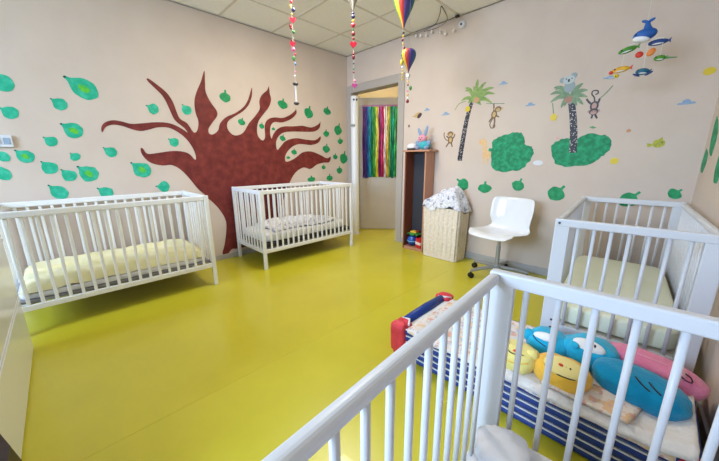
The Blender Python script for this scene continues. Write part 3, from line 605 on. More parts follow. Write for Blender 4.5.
def sheet_flor(u, v):
    x = 0.10 + u * 1.02; y = -0.004 + v * 0.504
    z = QZ + 0.012 + 0.010 * mnoise.noise(Vector((x * 6, y * 6, 0))) + 0.004 * mnoise.noise(Vector((x * 20, y * 20, 5)))
    d = 0.010 - y
    if d > 0: z -= d * 1.1 + 0.004
    return Vector((x, y, z - QZ))
o = MB().sheet(sheet_flor, 90, 44, 0.006).build('floral_quilt', FLOR, None, (SX0, SY0, QZ), smooth=True); tag(o, 'cream floral quilt spread over the stack of cots', 'quilt')
QUILT = mat('white_quilted_cotton', rgb(232, 228, 226), 0.9, rgb(224, 216, 214), 20, 0.9, 34, spec=0.1)
def sheet_white(u, v):
    x = 0.66 + u * 0.50; y = -0.012 + v * 0.457
    z = 0.030 + 0.014 * mnoise.noise(Vector((x * 5, y * 5, 9))) + 0.004 * mnoise.noise(Vector((x * 24, y * 24, 5))) + 0.05 * max(0, (u - 0.8) * 5) ** 2 * 0.6
    d = 0.008 - y
    if d > 0: z -= d * 1.0 + 0.004
    return Vector((x - 0.10 * (1 - v) * (1 - u) , y, z))
o = MB().sheet(sheet_white, 44, 44, 0.008).build('white_quilt', QUILT, None, (SX0, SY0, QZ), smooth=True); tag(o, 'thick white quilted blanket over the right half of the cot stack', 'blanket')
def sheet_fold(u, v):
    x = (u - .5) * 0.26; y = (v - .5) * 0.13
    z = 0.004 + 0.007 * mnoise.noise(Vector((x * 8, y * 8, 4))) + 0.006
    return Vector((x + 0.03 * (v - .5), y, z))
FLOR2 = floral_mat('peach_print_cotton', rgb(232, 218, 208), [(rgb(230, 190, 150), 0.9), (rgb(222, 176, 168), 1.4)], 26)
o = inst('folded_cloth', MB().sheet(sheet_fold, 24, 14, 0.012).mesh('folded_cloth', FLOR2), None, (3.345, -1.885, QZ + 0.046), (0, 0, -0.03))
for p in o.data.polygons: p.use_smooth = True
tag(o, 'folded peach printed cloth lying in front of the blue plush', 'cloth')

# ---------------------------------------------------------------- plush toys on the cots
CY = mat('cyan_plush', rgb(44, 184, 226), 0.95, rgb(30, 170, 214), 20, 0.4, 120, spec=0.1, sheen=0.3)
BLU = mat('blue_plush', rgb(14, 152, 200), 0.95, rgb(10, 138, 186), 18, 0.4, 120, spec=0.1, sheen=0.3)
PYE = mat('pale_yellow_plush', rgb(240, 226, 140), 0.95, bump=0.4, bscale=120, spec=0.1, sheen=0.3)
YEO = mat('golden_plush', rgb(244, 190, 70), 0.95, bump=0.4, bscale=120, spec=0.1, sheen=0.3)
CRM = mat('cream_plush', rgb(246, 226, 150), 0.95, spec=0.1)
PNK = mat('pink_plush', rgb(234, 140, 172), 0.95, rgb(226, 124, 160), 18, 0.4, 120, spec=0.1, sheen=0.3)
WPL = mat('white_plush', rgb(238, 238, 242), 0.95, spec=0.1)
DKT = mat('dark_thread', rgb(40, 34, 40), 0.7); REDT = mat('red_felt', rgb(220, 70, 50), 0.8); PKL = mat('pale_pink_plush', rgb(242, 180, 196), 0.95)
ZB = QZ + 0.024
class Blob:
    def __init__(s, c, r, rot): 
        from mathutils import Euler
        s.c = Vector(c); s.r = Vector(r); s.R = Euler(rot).to_matrix()
    def at(s, d, lift=1.0):
        d = s.R.transposed() @ Vector(d); q = Vector([d[i] / s.r[i] for i in range(3)]).normalized()
        p = Vector([math.copysign(abs(k) ** 0.86, k) for k in q]); p *= 1 + s.wob * mnoise.noise(p * 2.2 + Vector((s.seed, s.seed * 2, 0)))
        return s.R @ Vector([p[i] * s.r[i] * lift for i in range(3)])
def plush(name, label, cat, loc, r, rot, m, parts, wob=0.10, seed=1):
    t = thing(name, label, cat, (loc[0], loc[1], loc[2] - r[2]), 0, 'plush pillows on the cot stack'); b = Blob((0, 0, r[2]), r, rot); b.wob = wob; b.seed = seed
    body = MB().ell((0, 0, r[2]), r, rot, seg=36, rings=22, power=0.86, wob=wob, seed=seed).build('body', m, t, smooth=True)
    def pt(d, lift=1.0): return b.at(d, lift) + Vector((0, 0, r[2]))
    parts(t, body, pt)
    return t
def patch(parent, name, m, pt, d, rx, rz_, thick=0.006, rot=0.0):
    """thin felt patch lying on the body, facing direction d"""
    p = pt(d); n = Vector(d).normalized(); q = n.to_track_quat('Z', 'Y'); from_e = q.to_euler()
    mb = MB().ell((0, 0, 0), (rx, rz_, thick), (0, 0, rot), seg=18, rings=8)
    for v in mb.bm.verts: v.co = p + q @ v.co
    return mb.build(name, m, parent, smooth=True)
def seam(parent, name, m, pt, ds, rad=0.0022):
    return MB().tube(smooth_open([pt(d, 1.015) for d in ds], 4), rad, 6).build(name, m, parent, smooth=True)
VC = (0.12, -1.0, 0.62)
def face_elephant(t, body, pt):
    patch(t, 'white_patch', WPL, pt, (-0.1, -0.8, 0.85), 0.046, 0.020, 0.010, 0.15)
    seam(t, 'stitching', DKT, pt, [(-0.75, -0.7, 0.5), (-0.4, -0.9, 0.35), (0.1, -1, 0.2)])
    MB().ell(pt((-1, -.3, .2), .95), (0.03, 0.026, 0.03)).build('trunk', CY, t, smooth=True)
    MB().ell(pt((1, -.1, .3), .92), (0.024, 0.03, 0.034)).build('ear', CY, t, smooth=True)
plush('cyan_plush', 'smaller cyan plush with white patch behind the pale yellow one', 'plush toy', (3.155, -1.672, ZB + 0.054), (0.088, 0.078, 0.060), (0, 0, 0.15), CY, face_elephant, seed=2)
def face_whale(t, body, pt):
    w = patch(t, 'face_patch', WPL, pt, (0.0, -0.78, 0.9), 0.058, 0.028, 0.012, -0.1)
    for s in (-0.16, 0.16):
        patch(t, 'eye', DKT, lambda d, l=1.0: pt(d, 1.13), (0.12 + s * 0.6, -0.78, 0.95), 0.006, 0.011, 0.004)
    patch(t, 'cheek', CY, lambda d, l=1.0: pt(d, 1.05), (-0.55, -0.78, 0.55), 0.02, 0.014, 0.008)
plush('cyan_plush', 'larger cyan plush with white face and two black eyes', 'plush toy', (3.305, -1.645, ZB + 0.062), (0.104, 0.088, 0.068), (0, 0, 0.1), CY, face_whale, seed=3)
def face_pale(t, body, pt):
    seam(t, 'mouth_seam', DKT, pt, [(-0.6, -0.8, 0.8), (-0.1, -0.9, 0.6), (0.5, -0.8, 0.8)])
    seam(t, 'fold_seam', YEO, pt, [(-0.8, -0.8, 0.1), (0, -1, 0.1), (0.7, -0.8, 0.3)], 0.003)
    patch(t, 'nose', REDT, pt, (-0.05, -0.75, 0.85), 0.010, 0.006, 0.006)
    for s in (-1, 1): MB().ell(pt((s, -.2, .75), .92), (0.024, 0.02, 0.022)).build('ear', PYE, t, smooth=True)
plush('pale_yellow_plush', 'pale yellow plush at the left end of the toy row', 'plush toy', (3.086, -1.868, ZB + 0.048), (0.082, 0.082, 0.054), (0, 0, -0.1), PYE, face_pale, seed=4)
def face_duck(t, body, pt):
    patch(t, 'face_patch', CRM, pt, (0.15, -0.6, 0.9), 0.070, 0.042, 0.012, -0.15)
    seam(t, 'smile', DKT, pt, [(-0.85, -0.5, 0.75), (-0.6, -0.8, 0.55), (0.0, -0.95, 0.42), (0.6, -0.8, 0.40), (0.95, -0.5, 0.5)], 0.0026)
    patch(t, 'beak', REDT, lambda d, l=1.0: pt(d, 1.12), (-0.02, -0.62, 0.92), 0.010, 0.007, 0.008)
    for s in (0.20, 0.42): patch(t, 'eye', DKT, lambda d, l=1.0: pt(d, 1.12), (s, -0.6, 0.9), 0.0045, 0.006, 0.004)
plush('golden_plush', 'golden yellow plush with smiling cream face and red beak', 'plush toy', (3.246, -1.866, ZB + 0.052), (0.098, 0.080, 0.058), (0, 0, -0.12), YEO, face_duck, seed=5)
def face_blue(t, body, pt):
    seam(t, 'wing_seam', DKT, pt, [(-0.15, -0.55, 0.85), (0.05, -0.8, 0.65), (0.25, -0.9, 0.52)], 0.0026)
    seam(t, 'wing_seam', DKT, pt, [(0.25, -0.5, 0.85), (0.45, -0.75, 0.65), (0.62, -0.85, 0.52)], 0.0026)
plush('blue_plush', 'long plain teal blue plush at the front right', 'plush toy', (3.470, -1.765, ZB + 0.060), (0.142, 0.088, 0.062), (0, 0.10, -0.10), BLU, face_blue, wob=0.06, seed=6)
def face_pink(t, body, pt):
    patch(t, 'muzzle', PKL, pt, (0.85, -0.55, 0.55), 0.036, 0.022, 0.010, 0.2)
    seam(t, 'mouth_outline', DKT, lambda d, l=1.0: pt(d, 1.10), [(0.72, -0.55, 0.62), (0.80, -0.66, 0.42), (0.95, -0.6, 0.35), (1.0, -0.45, 0.5), (0.86, -0.42, 0.66), (0.72, -0.55, 0.62)], 0.0024)
    seam(t, 'back_seam', PKL, pt, [(-0.7, -.3, 1), (0, -.4, 1), (0.6, -.4, 1)], 0.002)
plush('pink_plush', 'long pink plush with outlined mouth behind the blue one', 'plush toy', (3.500, -1.595, ZB + 0.056), (0.158, 0.076, 0.060), (0, 0.08, -0.14), PNK, face_pink, wob=0.06, seed=8)

# ---------------------------------------------------------------- swivel chair
SHELL = mat('white_shell_plastic', rgb(240, 241, 245), 0.16, spec=0.6)
ch = thing('swivel_chair', 'white plastic shell chair on a grey castor base', 'chair', (2.425, -0.335, 0), math.radians(-10))
prof = [(-0.225, 0.405), (-0.205, 0.425), (-0.16, 0.432), (-0.05, 0.420), (0.06, 0.412), (0.13, 0.420), (0.165, 0.450), (0.182, 0.50), (0.192, 0.56), (0.205, 0.64), (0.218, 0.705), (0.226, 0.728), (0.236, 0.735)]
wid = [0.165, 0.195, 0.212, 0.222, 0.222, 0.205, 0.186, 0.188, 0.200, 0.205, 0.200, 0.190, 0.178]
PP = smooth_open([Vector((a, b, w)) for (a, b), w in zip(prof, wid)], 3)
def shell(u, v):
    k = v * (len(PP) - 1); i = min(int(k), len(PP) - 2); p = PP[i].lerp(PP[i + 1], k - i); s = (u - .5) * 2
    x = s * p.z; curl = abs(s) ** 2.6
    back = min(1, max(0, (p.y - 0.43) / 0.12)); 
    return Vector((x, p.x - curl * 0.055 * back - 0.0 , p.y + curl * 0.026 * (1 - back) * (1 if p.x > -0.18 else 0.4)))
sh = MB().sheet(shell, 26, len(PP) - 1, 0.006).build('seat_shell', SHELL, ch, smooth=True)
MB().lathe([(0.10, 0.392), (0.10, 0.400), (0.03, 0.404)], (0, -0.02, 0), 20).build('seat_plate', GREYM, ch)
MB().lathe([(0.019, 0.11), (0.019, 0.30), (0.014, 0.30), (0.014, 0.395)], (0, 0.0, 0), 16).build('column', GREYM, ch, smooth=False)
MB().lathe([(0.03, 0.07), (0.035, 0.09), (0.03, 0.118)], (0, 0, 0), 18).build('hub', GREYM, ch)
for k in range(5):
    a = math.radians(244 + 72 * k); d = Vector((math.cos(a), math.sin(a), 0)); n = Vector((-d.y, d.x, 0))
    MB().tube([d * 0.02 + Vector((0, 0, 0.095)), d * 0.15 + Vector((0, 0, 0.088)), d * 0.265 + Vector((0, 0, 0.070))], [0.021, 0.018, 0.014], 8).build('base_arm', GREYM, ch)
    cs = MB().tube([d * 0.26 - n * 0.016 + Vector((0, 0, 0.026)), d * 0.26 - n * 0.004 + Vector((0, 0, 0.026))], 0.025, 16).tube([d * 0.26 + n * 0.004 + Vector((0, 0, 0.026)), d * 0.26 + n * 0.016 + Vector((0, 0, 0.026))], 0.025, 16).build('castor', BLACK, ch)
    MB().tube([d * 0.26 + Vector((0, 0, 0.03)), d * 0.26 + Vector((0, 0, 0.068))], 0.007, 8).build('castor_stem', BLACK, cs)

# ---------------------------------------------------------------- laundry basket
WICK = mat('pale_wicker', rgb(242, 230, 216), 0.7, rgb(230, 214, 196), 40, 0.3, 120)
bk = thing('laundry_basket', 'pale wicker laundry basket heaped with bedding', 'basket', (1.758, -0.150, 0))
bw, bd, bh = 0.218, 0.122, 0.575
def rrect(t, hw, hd, r):
    per = [(hw - r, -hd), (hw, -hd + r), (hw, hd - r), (hw - r, hd), (-hw + r, hd), (-hw, hd - r), (-hw, -hd + r), (-hw + r, -hd)]
    segs = [4 * 0 + 2 * (hw - r)]; L = [2 * (hd - r), 2 * (hw - r), 2 * (hd - r), 2 * (hw - r)]; q = PI / 2 * r
    tot = sum(L) + 4 * q; s = (t % 1.0) * tot
    # start at (-hw+r,-hd) going +x
    order = [('l', (-hw + r, -hd), (1, 0), L[1]), ('a', (hw - r, -hd + r), -PI / 2, q), ('l', (hw, -hd + r), (0, 1), L[0]), ('a', (hw - r, hd - r), 0, q), ('l', (hw - r, hd), (-1, 0), L[1]), ('a', (-hw + r, hd - r), PI / 2, q), ('l', (-hw, hd - r), (0, -1), L[0]), ('a', (-hw + r, -hd + r), PI, q)]
    for kind, a, b, ln in order:
        if s <= ln + 1e-9:
            if kind == 'l': return Vector((a[0] + b[0] * s, a[1] + b[1] * s)), Vector((b[1], -b[0]))
            th = b + s / r; return Vector((a[0] + r * math.cos(th), a[1] + r * math.sin(th))), Vector((math.cos(th), math.sin(th)))
        s -= ln
    return Vector((-hw + r, -hd)), Vector((0, -1))
NR = 24
def wick(u, v):
    sc = 0.93 + 0.07 * v; p, n = rrect(u, bw * sc, bd * sc, 0.02)
    off = (0.006 if abs(math.cos(u * NR * PI)) > 0.42 else -0.010) + 0.0016 * math.cos(v * 2 * PI * 13) * math.cos(u * NR * PI)
    for band in (0.0, 0.33, 0.66, 1.0):
        if abs(v - band) < 0.022: off = 0.004
    p = p + n * off; return Vector((p.x, p.y, 0.004 + v * bh))
MB().sheet(wick, NR * 10, 52).build('wicker_body', WICK, bk, smooth=True)
for z in (0.008, bh):
    sc = 0.93 + 0.07 * z / bh
    pts = [rrect(i / 60, bw * sc, bd * sc, 0.02)[0] for i in range(61)]
    MB().tube([(p.x, p.y, z) for p in pts], 0.0075, 8).build('rim', WICK, bk, smooth=True)
MB().box(-bw * .92, -bd * .9, 0.004, bw * .92, bd * .9, 0.014).build('bottom', WICK, bk)
MB().tube([(bw * 0.93, -0.04, bh - 0.03), (bw + 0.022, -0.03, bh - 0.035), (bw + 0.022, 0.03, bh - 0.035), (bw * 0.93, 0.04, bh - 0.03)], 0.007, 8).build('handle', mat('wicker_dark', rgb(120, 96, 70), 0.7), bk)
BEDD = floral_mat('blue_grey_print', rgb(222, 222, 230), [(rgb(132, 138, 164), 1.0), (rgb(176, 180, 200), 1.8), (rgb(236, 236, 240), 1.3)], 26)
def heap(u, v):
    a = u * 2 * PI; r = 1 - v
    p, n = rrect(u, bw + 0.022 + 0.02 * mnoise.noise(Vector((math.cos(a) * 1.5, math.sin(a) * 1.5, 7))), bd + 0.014, 0.04)
    f = r ** 0.55
    z = 0.165 * (1 - r ** 1.5) ** 0.9 + 0.06 * mnoise.noise(Vector((p.x * f * 9, p.y * f * 9, 1.5))) + 0.012 * mnoise.noise(Vector((p.x * f * 30, p.y * f * 30, 4)))
    if v < 0.12: z -= 0.030 * (1 - v / 0.12)
    return Vector((p.x * f + 0.015 * (1 - r), p.y * f, z + 0.008 + 0.02 * p.x / bw * (1 - r)))
o = MB().sheet(heap, 90, 26).build('bedding_heap', BEDD, None, (1.758, -0.150, bh + 0.024), smooth=True); tag(o, 'heap of crumpled grey printed bedding on the wicker basket', 'bedding')

# ---------------------------------------------------------------- tall narrow shelf and what is on it
WOOD = mat('brown_wood', rgb(200, 148, 122), 0.45, rgb(184, 130, 104), 5, 0.1, 40, stretch=(12, 12, 1)); WOODI = mat('dark_red_wood', rgb(136, 76, 54), 0.5, rgb(116, 64, 46), 5, stretch=(12, 12, 1)); DKB = mat('dark_back_board', rgb(52, 54, 64), 0.6)
s0, s1, sd, shh = 1.20, 1.495, 0.175, 1.205
sf = thing('tall_shelf', 'tall narrow brown wooden shelf beside the door', 'shelf', (s0, -sd - 0.014, 0)); W_ = s1 - s0
MB().box(0, 0, 0, 0.018, sd, shh - 0.02, 0.001, 1).build('side_panel', WOODI, sf); MB().box(W_ - 0.018, 0, 0, W_, sd, shh - 0.02, 0.001, 1).build('side_panel', WOOD, sf)
MB().box(-0.03, -0.015, shh - 0.02, W_ + 0.045, sd, shh, 0.002, 1).build('top_board', WOOD, sf)
MB().box(0.018, 0.0, 0.0, W_ - 0.018, sd, 0.03, 0.001, 1).build('bottom_board', WOOD, sf); MB().box(0.018, sd - 0.01, 0.03, W_ - 0.018, sd, shh - 0.02).build('back_board', DKB, sf)
SB = -sd - 0.014
bx = thing('toy_ball', 'shiny blue ball on the floor of the tall shelf', 'ball', (1.292, SB + 0.085, 0.031))
MB().ell((0, 0, 0.068), (0.068, 0.068, 0.068), seg=24, rings=14).build('ball_skin', mat('shiny_blue', rgb(40, 92, 190), 0.2, rgb(24, 60, 150), 12), bx, smooth=True)
MB().lathe([(0.0695, 0.060), (0.0695, 0.072)], (0, 0, 0), 24).build('ball_band', mat('band_cyan', rgb(120, 180, 220), 0.3), bx)
bx = thing('toy_tray', 'colourful plastic toy car lying on the blue ball', 'toy', (1.312, SB + 0.085, 0.169))
MB().box(-0.075, -0.05, 0, 0.075, 0.05, 0.03, 0.012).build('car_body', mat('toy_green', rgb(60, 150, 70), 0.35), bx); MB().box(-0.04, -0.04, 0.03, 0.05, 0.04, 0.058, 0.014).build('car_roof', mat('toy_yellow', rgb(230, 190, 60), 0.35), bx)
MB().box(0.03, -0.03, 0.058, 0.06, 0.03, 0.064, 0.002).build('spoiler', mat('toy_red', rgb(200, 50, 40), 0.35), bx)
for x in (-.045, .045): MB().tube([(x, -0.056, 0.012), (x, -0.046, 0.012)], 0.014, 12).build('wheel', BLACK, bx)
bx = thing('toy_box', 'small red and white box on the floor of the tall shelf', 'box', (1.42, SB + 0.06, 0.031), -0.3)
MB().box(-0.045, -0.035, 0, 0.045, 0.035, 0.12, 0.004).build('carton', mat('box_red', rgb(210, 36, 46), 0.4), bx); MB().box(-0.0465, -0.0365, 0.04, 0.0465, 0.0365, 0.075, 0.003).build('label_band', mat('box_white', rgb(238, 226, 226), 0.5), bx)
cp = thing('sun_hat', 'small white hat with dark brim on top of the tall shelf', 'hat', (1.25, SB + 0.07, shh))
MB().lathe([(0.058, 0.0), (0.060, 0.018), (0.052, 0.022)], seg=22).build('brim', BLACK, cp); MB().lathe([(0.058, 0.020), (0.064, 0.035), (0.056, 0.058), (0.034, 0.074), (0.004, 0.08)], seg=22).build('crown', WHITE2, cp, smooth=True)
rb = thing('plush_rabbit', 'teal and pink plush rabbit sitting on top of the shelf', 'plush toy', (1.405, SB + 0.08, shh))
TQ = mat('teal_plush', rgb(64, 176, 186), 0.95, sheen=0.3); GBL = mat('grey_blue_plush', rgb(134, 156, 190), 0.95, sheen=0.3); PK2 = mat('rose_plush', rgb(232, 158, 178), 0.95)
MB().ell((0.01, 0, 0.052), (0.078, 0.06, 0.052)).build('body', TQ, rb, smooth=True); h_ = MB().ell((-0.015, -0.01, 0.125), (0.052, 0.046, 0.045)).build('head', PK2, rb, smooth=True)
MB().ell((-0.055, -0.01, 0.195), (0.020, 0.012, 0.058), (0, -0.45, 0)).build('ear', GBL, h_, smooth=True); MB().ell((0.03, -0.01, 0.205), (0.020, 0.012, 0.062), (0, 0.25, 0)).build('ear', GBL, h_, smooth=True)
for s in (-1, 1):
    MB().ell((s * 0.06 + .01, -0.05, 0.022), (0.026, 0.034, 0.022)).build('foot', GBL, rb, smooth=True); MB().ell((s * 0.075, -0.02, 0.075), (0.026, 0.02, 0.034), (0, s * .5, 0)).build('arm', GBL, rb, smooth=True)
    MB().ell((s * 0.018 - 0.015, -0.054, 0.135), (0.005, 0.004, 0.006), seg=8, rings=6).build('eye', BLACK, h_)
MB().ell((-0.015, -0.056, 0.117), (0.008, 0.005, 0.006), seg=8, rings=6).build('nose', DKT, h_)

# ---------------------------------------------------------------- white drawer cabinet at the left edge and dark bag
CABW = mat('white_glossy_front', rgb(228, 230, 232), 0.22, spec=0.5)
cb = thing('drawer_cabinet', 'white glossy drawer cabinet at the left photo edge', 'cabinet', (0.89, -3.44, 0)); CW, CD, CH = 1.30, 0.45, 1.06
MB().box(0, -CD, 0.0, CW, -0.02, CH - 0.02, 0.002, 1).build('carcass', CABW, cb)
MB().box(-0.0, -CD, CH - 0.02, CW, 0.0, CH, 0.003, 1).build('worktop', CABW, cb)
for k in range(3):
    z0 = 0.012 + k * 0.344
    d = MB().box(0.003, -0.02, z0, CW - 0.003, 0.0, z0 + 0.336, 0.003, 1).build('drawer_front', CABW, cb)
    MB().box(0.01, 0.0, z0 + 0.322, CW - 0.01, 0.006, z0 + 0.331, 0.002, 1).build('grip_ledge', CABW, d)
bgm = mat('dark_brown_leather', rgb(44, 30, 26), 0.6, rgb(56, 38, 32), 14)
bag = thing('dark_bag', 'dark brown bag leaning on the white cabinet at the bottom left corner', 'bag', (2.2, -3.40, 0))
bgb = [(-0.30, 0), (-0.155, 0.27), (-0.11, 0.36), (0.16, 0.36), (0.34, 0)]; bgf = [(-0.12, 0), (-0.02, 0.20), (0.065, 0.345), (0.15, 0.345), (0.31, 0)]
mb_ = MB(); va = [mb_.bm.verts.new((x, -0.038, z)) for x, z in bgb]; vb = [mb_.bm.verts.new((x, 0.02, z)) for x, z in bgf]
mb_.bm.faces.new(va); mb_.bm.faces.new(vb[::-1])
for i in range(5): mb_.bm.faces.new((va[i], vb[i], vb[(i + 1) % 5], va[(i + 1) % 5]))
mb_.build('bag_body', bgm, bag); MB().tube(smooth_open([(0.03, -0.015, 0.352), (0.04, -0.02, 0.42), (0.13, -0.02, 0.42), (0.14, -0.015, 0.352)], 5), 0.006, 8).build('strap', bgm, bag, smooth=True)
# ---------------------------------------------------------------- hanging garlands, balloons and mobile
def heart(parent, c, s, m, name='heart', rz=-2.156):
    pts = []
    for k in range(20):
        t = 2 * PI * k / 20; pts.append((s * 16 * math.sin(t) ** 3 / 17, s * (13 * math.cos(t) - 5 * math.cos(2 * t) - 2 * math.cos(3 * t) - math.cos(4 * t)) / 17))
    ca, sa = math.cos(rz), math.sin(rz)
    return MB().prism(pts, lambda u, v, t: Vector((c[0] - ca * u - sa * t * 0, c[1] - sa * u, c[2] + v)) + Vector((-sa, ca, 0)) * t, -s * 0.28, s * 0.28).build(name, m, parent)
GC = {'r': mat('bead_red', rgb(206, 36, 64), 0.35), 'p': mat('bead_pink', rgb(232, 120, 160), 0.35), 'n': mat('bead_navy', rgb(50, 52, 96), 0.35), 'g': mat('bead_green', rgb(70, 140, 70), 0.35), 'y': mat('bead_yellow', rgb(226, 190, 60), 0.35), 'm': mat('bead_maroon', rgb(130, 36, 50), 0.35), 'w': mat('bead_white', rgb(236, 234, 236), 0.35), 'b': mat('bead_blue', rgb(120, 150, 190), 0.35), 'k': mat('bead_dark', rgb(60, 56, 62), 0.4), 'f': mat('bead_fuchsia', rgb(206, 80, 150), 0.35)}
def garland(label, x, y, zlow, items):
    t = thing('bead_garland', label, 'garland', (x, y, zlow), 0)
    MB().tube([(0, 0, 0), (0, 0, H - zlow)], 0.0014, 6).build('string', STRING, t)
    for it in items:
        z, c, kind, s = it[:4]; dx = it[4] if len(it) > 4 else 0.0; z -= zlow; q = (dx * 0.7, dx * 0.7, z)
        s *= 0.85
        if kind == 'h': heart(t, q, s, GC[c])
        else: MB().ell(q, (s, s, s * (1.5 if kind == 'o' else 1)), seg=12, rings=8).build('bead', GC[c], t, smooth=True)
    return t
g = garland('left bead garland with red hearts in front of the tree', 1.15, -1.65, 1.545,
        [(2.33, 'y', 's', .010), (2.30, 'r', 's', .012), (2.268, 'y', 'o', .010, -.008), (2.245, 'n', 's', .018, .014), (2.215, 'y', 's', .008), (2.175, 'r', 'h', .030, .004), (2.135, 'm', 'o', .013, -.016), (2.118, 'm', 's', .012, -.012), (2.09, 'g', 's', .014, .008), (2.03, 'm', 's', .010, -.012), (2.005, 'r', 'h', .028, -.006), (1.965, 'p', 's', .020, -.004), (1.93, 'r', 's', .010, .01), (1.90, 'g', 'o', .015, -.004), (1.86, 'b', 'o', .010, .008), (1.80, 'p', 's', .008, .006), (1.77, 'w', 's', .010)])
st = MB().tube([(0, 0, 0.02), (0, 0, 0.155)], 0.007, 8).build('hanging_stick', GC['w'], g)
for z in (0.016, 0.165):
    MB().ell((0, 0, z), (0.024, 0.024, 0.014), seg=12, rings=8).build('dark_knob', GC['k'], g, smooth=True)
garland('middle bead garland with hearts hanging below a silver balloon', 1.49, -1.31, 1.66,
        [(2.215, 'n', 's', .014), (2.195, 'n', 's', .018), (2.165, 'y', 's', .011), (2.135, 'r', 's', .020), (2.105, 'g', 's', .008), (2.075, 'm', 's', .019), (2.04, 'm', 's', .012), (1.998, 'r', 'h', .034), (1.93, 'm', 's', .012), (1.905, 'm', 'o', .014), (1.86, 'k', 's', .008), (1.82, 'g', 's', .008), (1.795, 'm', 's', .009), (1.73, 'p', 's', .012, .008), (1.695, 'f', 'h', .028, .006)])
garland('yellow bead garland hanging below the large striped balloon', 1.72, -0.96, 1.752,
        [(2.11, 'k', 's', .012), (2.085, 'y', 's', .009), (2.058, 'm', 's', .012, -.006), (2.03, 'y', 's', .009), (2.0, 'm', 's', .011, .01), (1.975, 'y', 's', .010), (1.945, 'k', 's', .010, -.008), (1.92, 'y', 's', .010), (1.89, 'y', 'o', .018, -.008), (1.855, 'w', 's', .012), (1.83, 'y', 's', .009), (1.805, 'y', 's', .010), (1.778, 'y', 's', .010), (1.758, 'y', 's', .009)])
garland('short bead garland hanging below the small striped balloon', 1.81, -1.0, 1.555,
        [(1.745, 'w', 's', .010), (1.72, 'y', 's', .009), (1.695, 'm', 's', .009), (1.672, 'g', 'o', .014, .022), (1.648, 'p', 's', .009), (1.62, 'y', 's', .009), (1.595, 'w', 's', .010), (1.57, 'm', 's', .016)])
RB = [(40, 120, 60), (214, 160, 40), (150, 40, 40), (70, 60, 130), (40, 80, 150), (50, 130, 70), (220, 170, 50), (180, 50, 40), (80, 60, 130), (46, 90, 150)]
def balloon(label, x, y, zb, ht, r, colours, basket=True, metal=0.0):
    t = thing('hot_air_balloon', label, 'decoration', (x, y, zb), 0, 'hanging paper hot-air balloons')
    pr = [(0.05, 0.0), (0.14, 0.08), (0.34, 0.22), (0.62, 0.38), (0.86, 0.54), (0.98, 0.68), (0.99, 0.78), (0.86, 0.89), (0.55, 0.965), (0.05, 1.0)]
    P = smooth_open([Vector((a * r, b * ht, 0)) for a, b in pr], 3); n = len(colours)
    for k, c in enumerate(colours):
        m = mat('balloon_%d_%d_%d' % c, rgb(*c), 0.5, metal=metal)
        def fn(u, v, k=k):
            q = v * (len(P) - 1); i = min(int(q), len(P) - 2); p = P[i].lerp(P[i + 1], q - i); a = 2 * PI * (k + u) / n + 0.35
            rr = p.x * (1 + 0.05 * math.sin(u * PI)); return Vector((rr * math.cos(a), rr * math.sin(a), 0.0 + p.y))
        MB().sheet(fn, 4, 24).build('gore', m, t, smooth=True)
    if basket: MB().box(-0.012, -0.012, -0.035, 0.012, 0.012, -0.012, 0.002).build('gondola', GC['w'], t); 
    MB().tube([(0, 0, -0.012), (0, 0, 0.02)], 0.003, 6).build('neck', GC['k'], t)
    if zb + ht < 2.47: MB().tube([(0, 0, ht), (0, 0, H - zb)], 0.0014, 6).build('string', STRING, t)
    return t
balloon('large rainbow striped balloon hanging by the door', 1.72, -0.96, 2.140, 0.30, 0.083, RB, False)
balloon('small rainbow striped balloon hanging lower right of the large one', 1.81, -1.0, 1.79, 0.175, 0.056, RB, True)
balloon('silver grey balloon at the top edge above the middle garland', 1.49, -1.31, 2.235, 0.25, 0.070, [(150, 146, 138), (120, 116, 110), (170, 164, 154), (130, 126, 118)] * 2, False, 0.3)

# string lights along the ceiling edge
sl = thing('string_lights', 'thin wire with small white bulbs sagging at the ceiling edge', 'string lights', (1.026, -0.06, 2.45))
W3 = [(1.02, -.05, 2.485), (1.20, -.05, 2.475), (1.365, -.05, 2.48), (1.48, -.09, 2.488), (1.60, -.22, 2.502), (1.678, -.33, 2.506), (1.63, -.14, 2.495), (1.61, -.08, 2.48), (1.70, -.06, 2.497)]
b0 = Vector((1.026, -0.06, 2.45))
MB().tube(smooth_open([Vector(p) - b0 for p in W3], 5), 0.0035, 6).build('wire', mat('wire_dark', rgb(84, 82, 70), 0.5), sl, smooth=True)
MB().tube(smooth_open([Vector(p) - b0 for p in ((1.30, -.04, 2.47), (1.45, -.04, 2.46), (1.56, -.06, 2.47), (1.60, -.08, 2.48))], 5), 0.0028, 6).build('wire', mat('wire_dark', rgb(84, 82, 70), 0.5), sl, smooth=True)
MB().box(0.655, -0.012, 0.035, 0.695, 0.02, 0.052, 0.004).build('plug', BLACK, sl)
for (u, v) in ((1.194, 2.455), (1.25, 2.44), (1.33, 2.425), (1.395, 2.44), (1.50, 2.41), (1.56, 2.38), (1.652, 2.385)):
    MB().ell(Vector((u, -.035, v)) - b0, (0.013, 0.013, 0.016), seg=12, rings=8).tube([Vector((u, -.037, v + .012)) - b0, Vector((u, -.045, min(2.475, v + .04))) - b0], 0.002, 6).build('bulb', GC['w'], sl, smooth=True)
wl = thing('wall_spot', 'small white round sensor high on the back wall', 'sensor', (1.736, 0, 2.42))
MB().tube([(0, -0.001, 0), (0, -0.03, 0), (0, -0.036, 0)], [0.034, 0.034, 0.026], 20).build('housing', WHITE, wl); MB().tube([(0, -0.036, 0), (0, -0.04, 0)], 0.010, 14).build('lens', BLACK, wl)

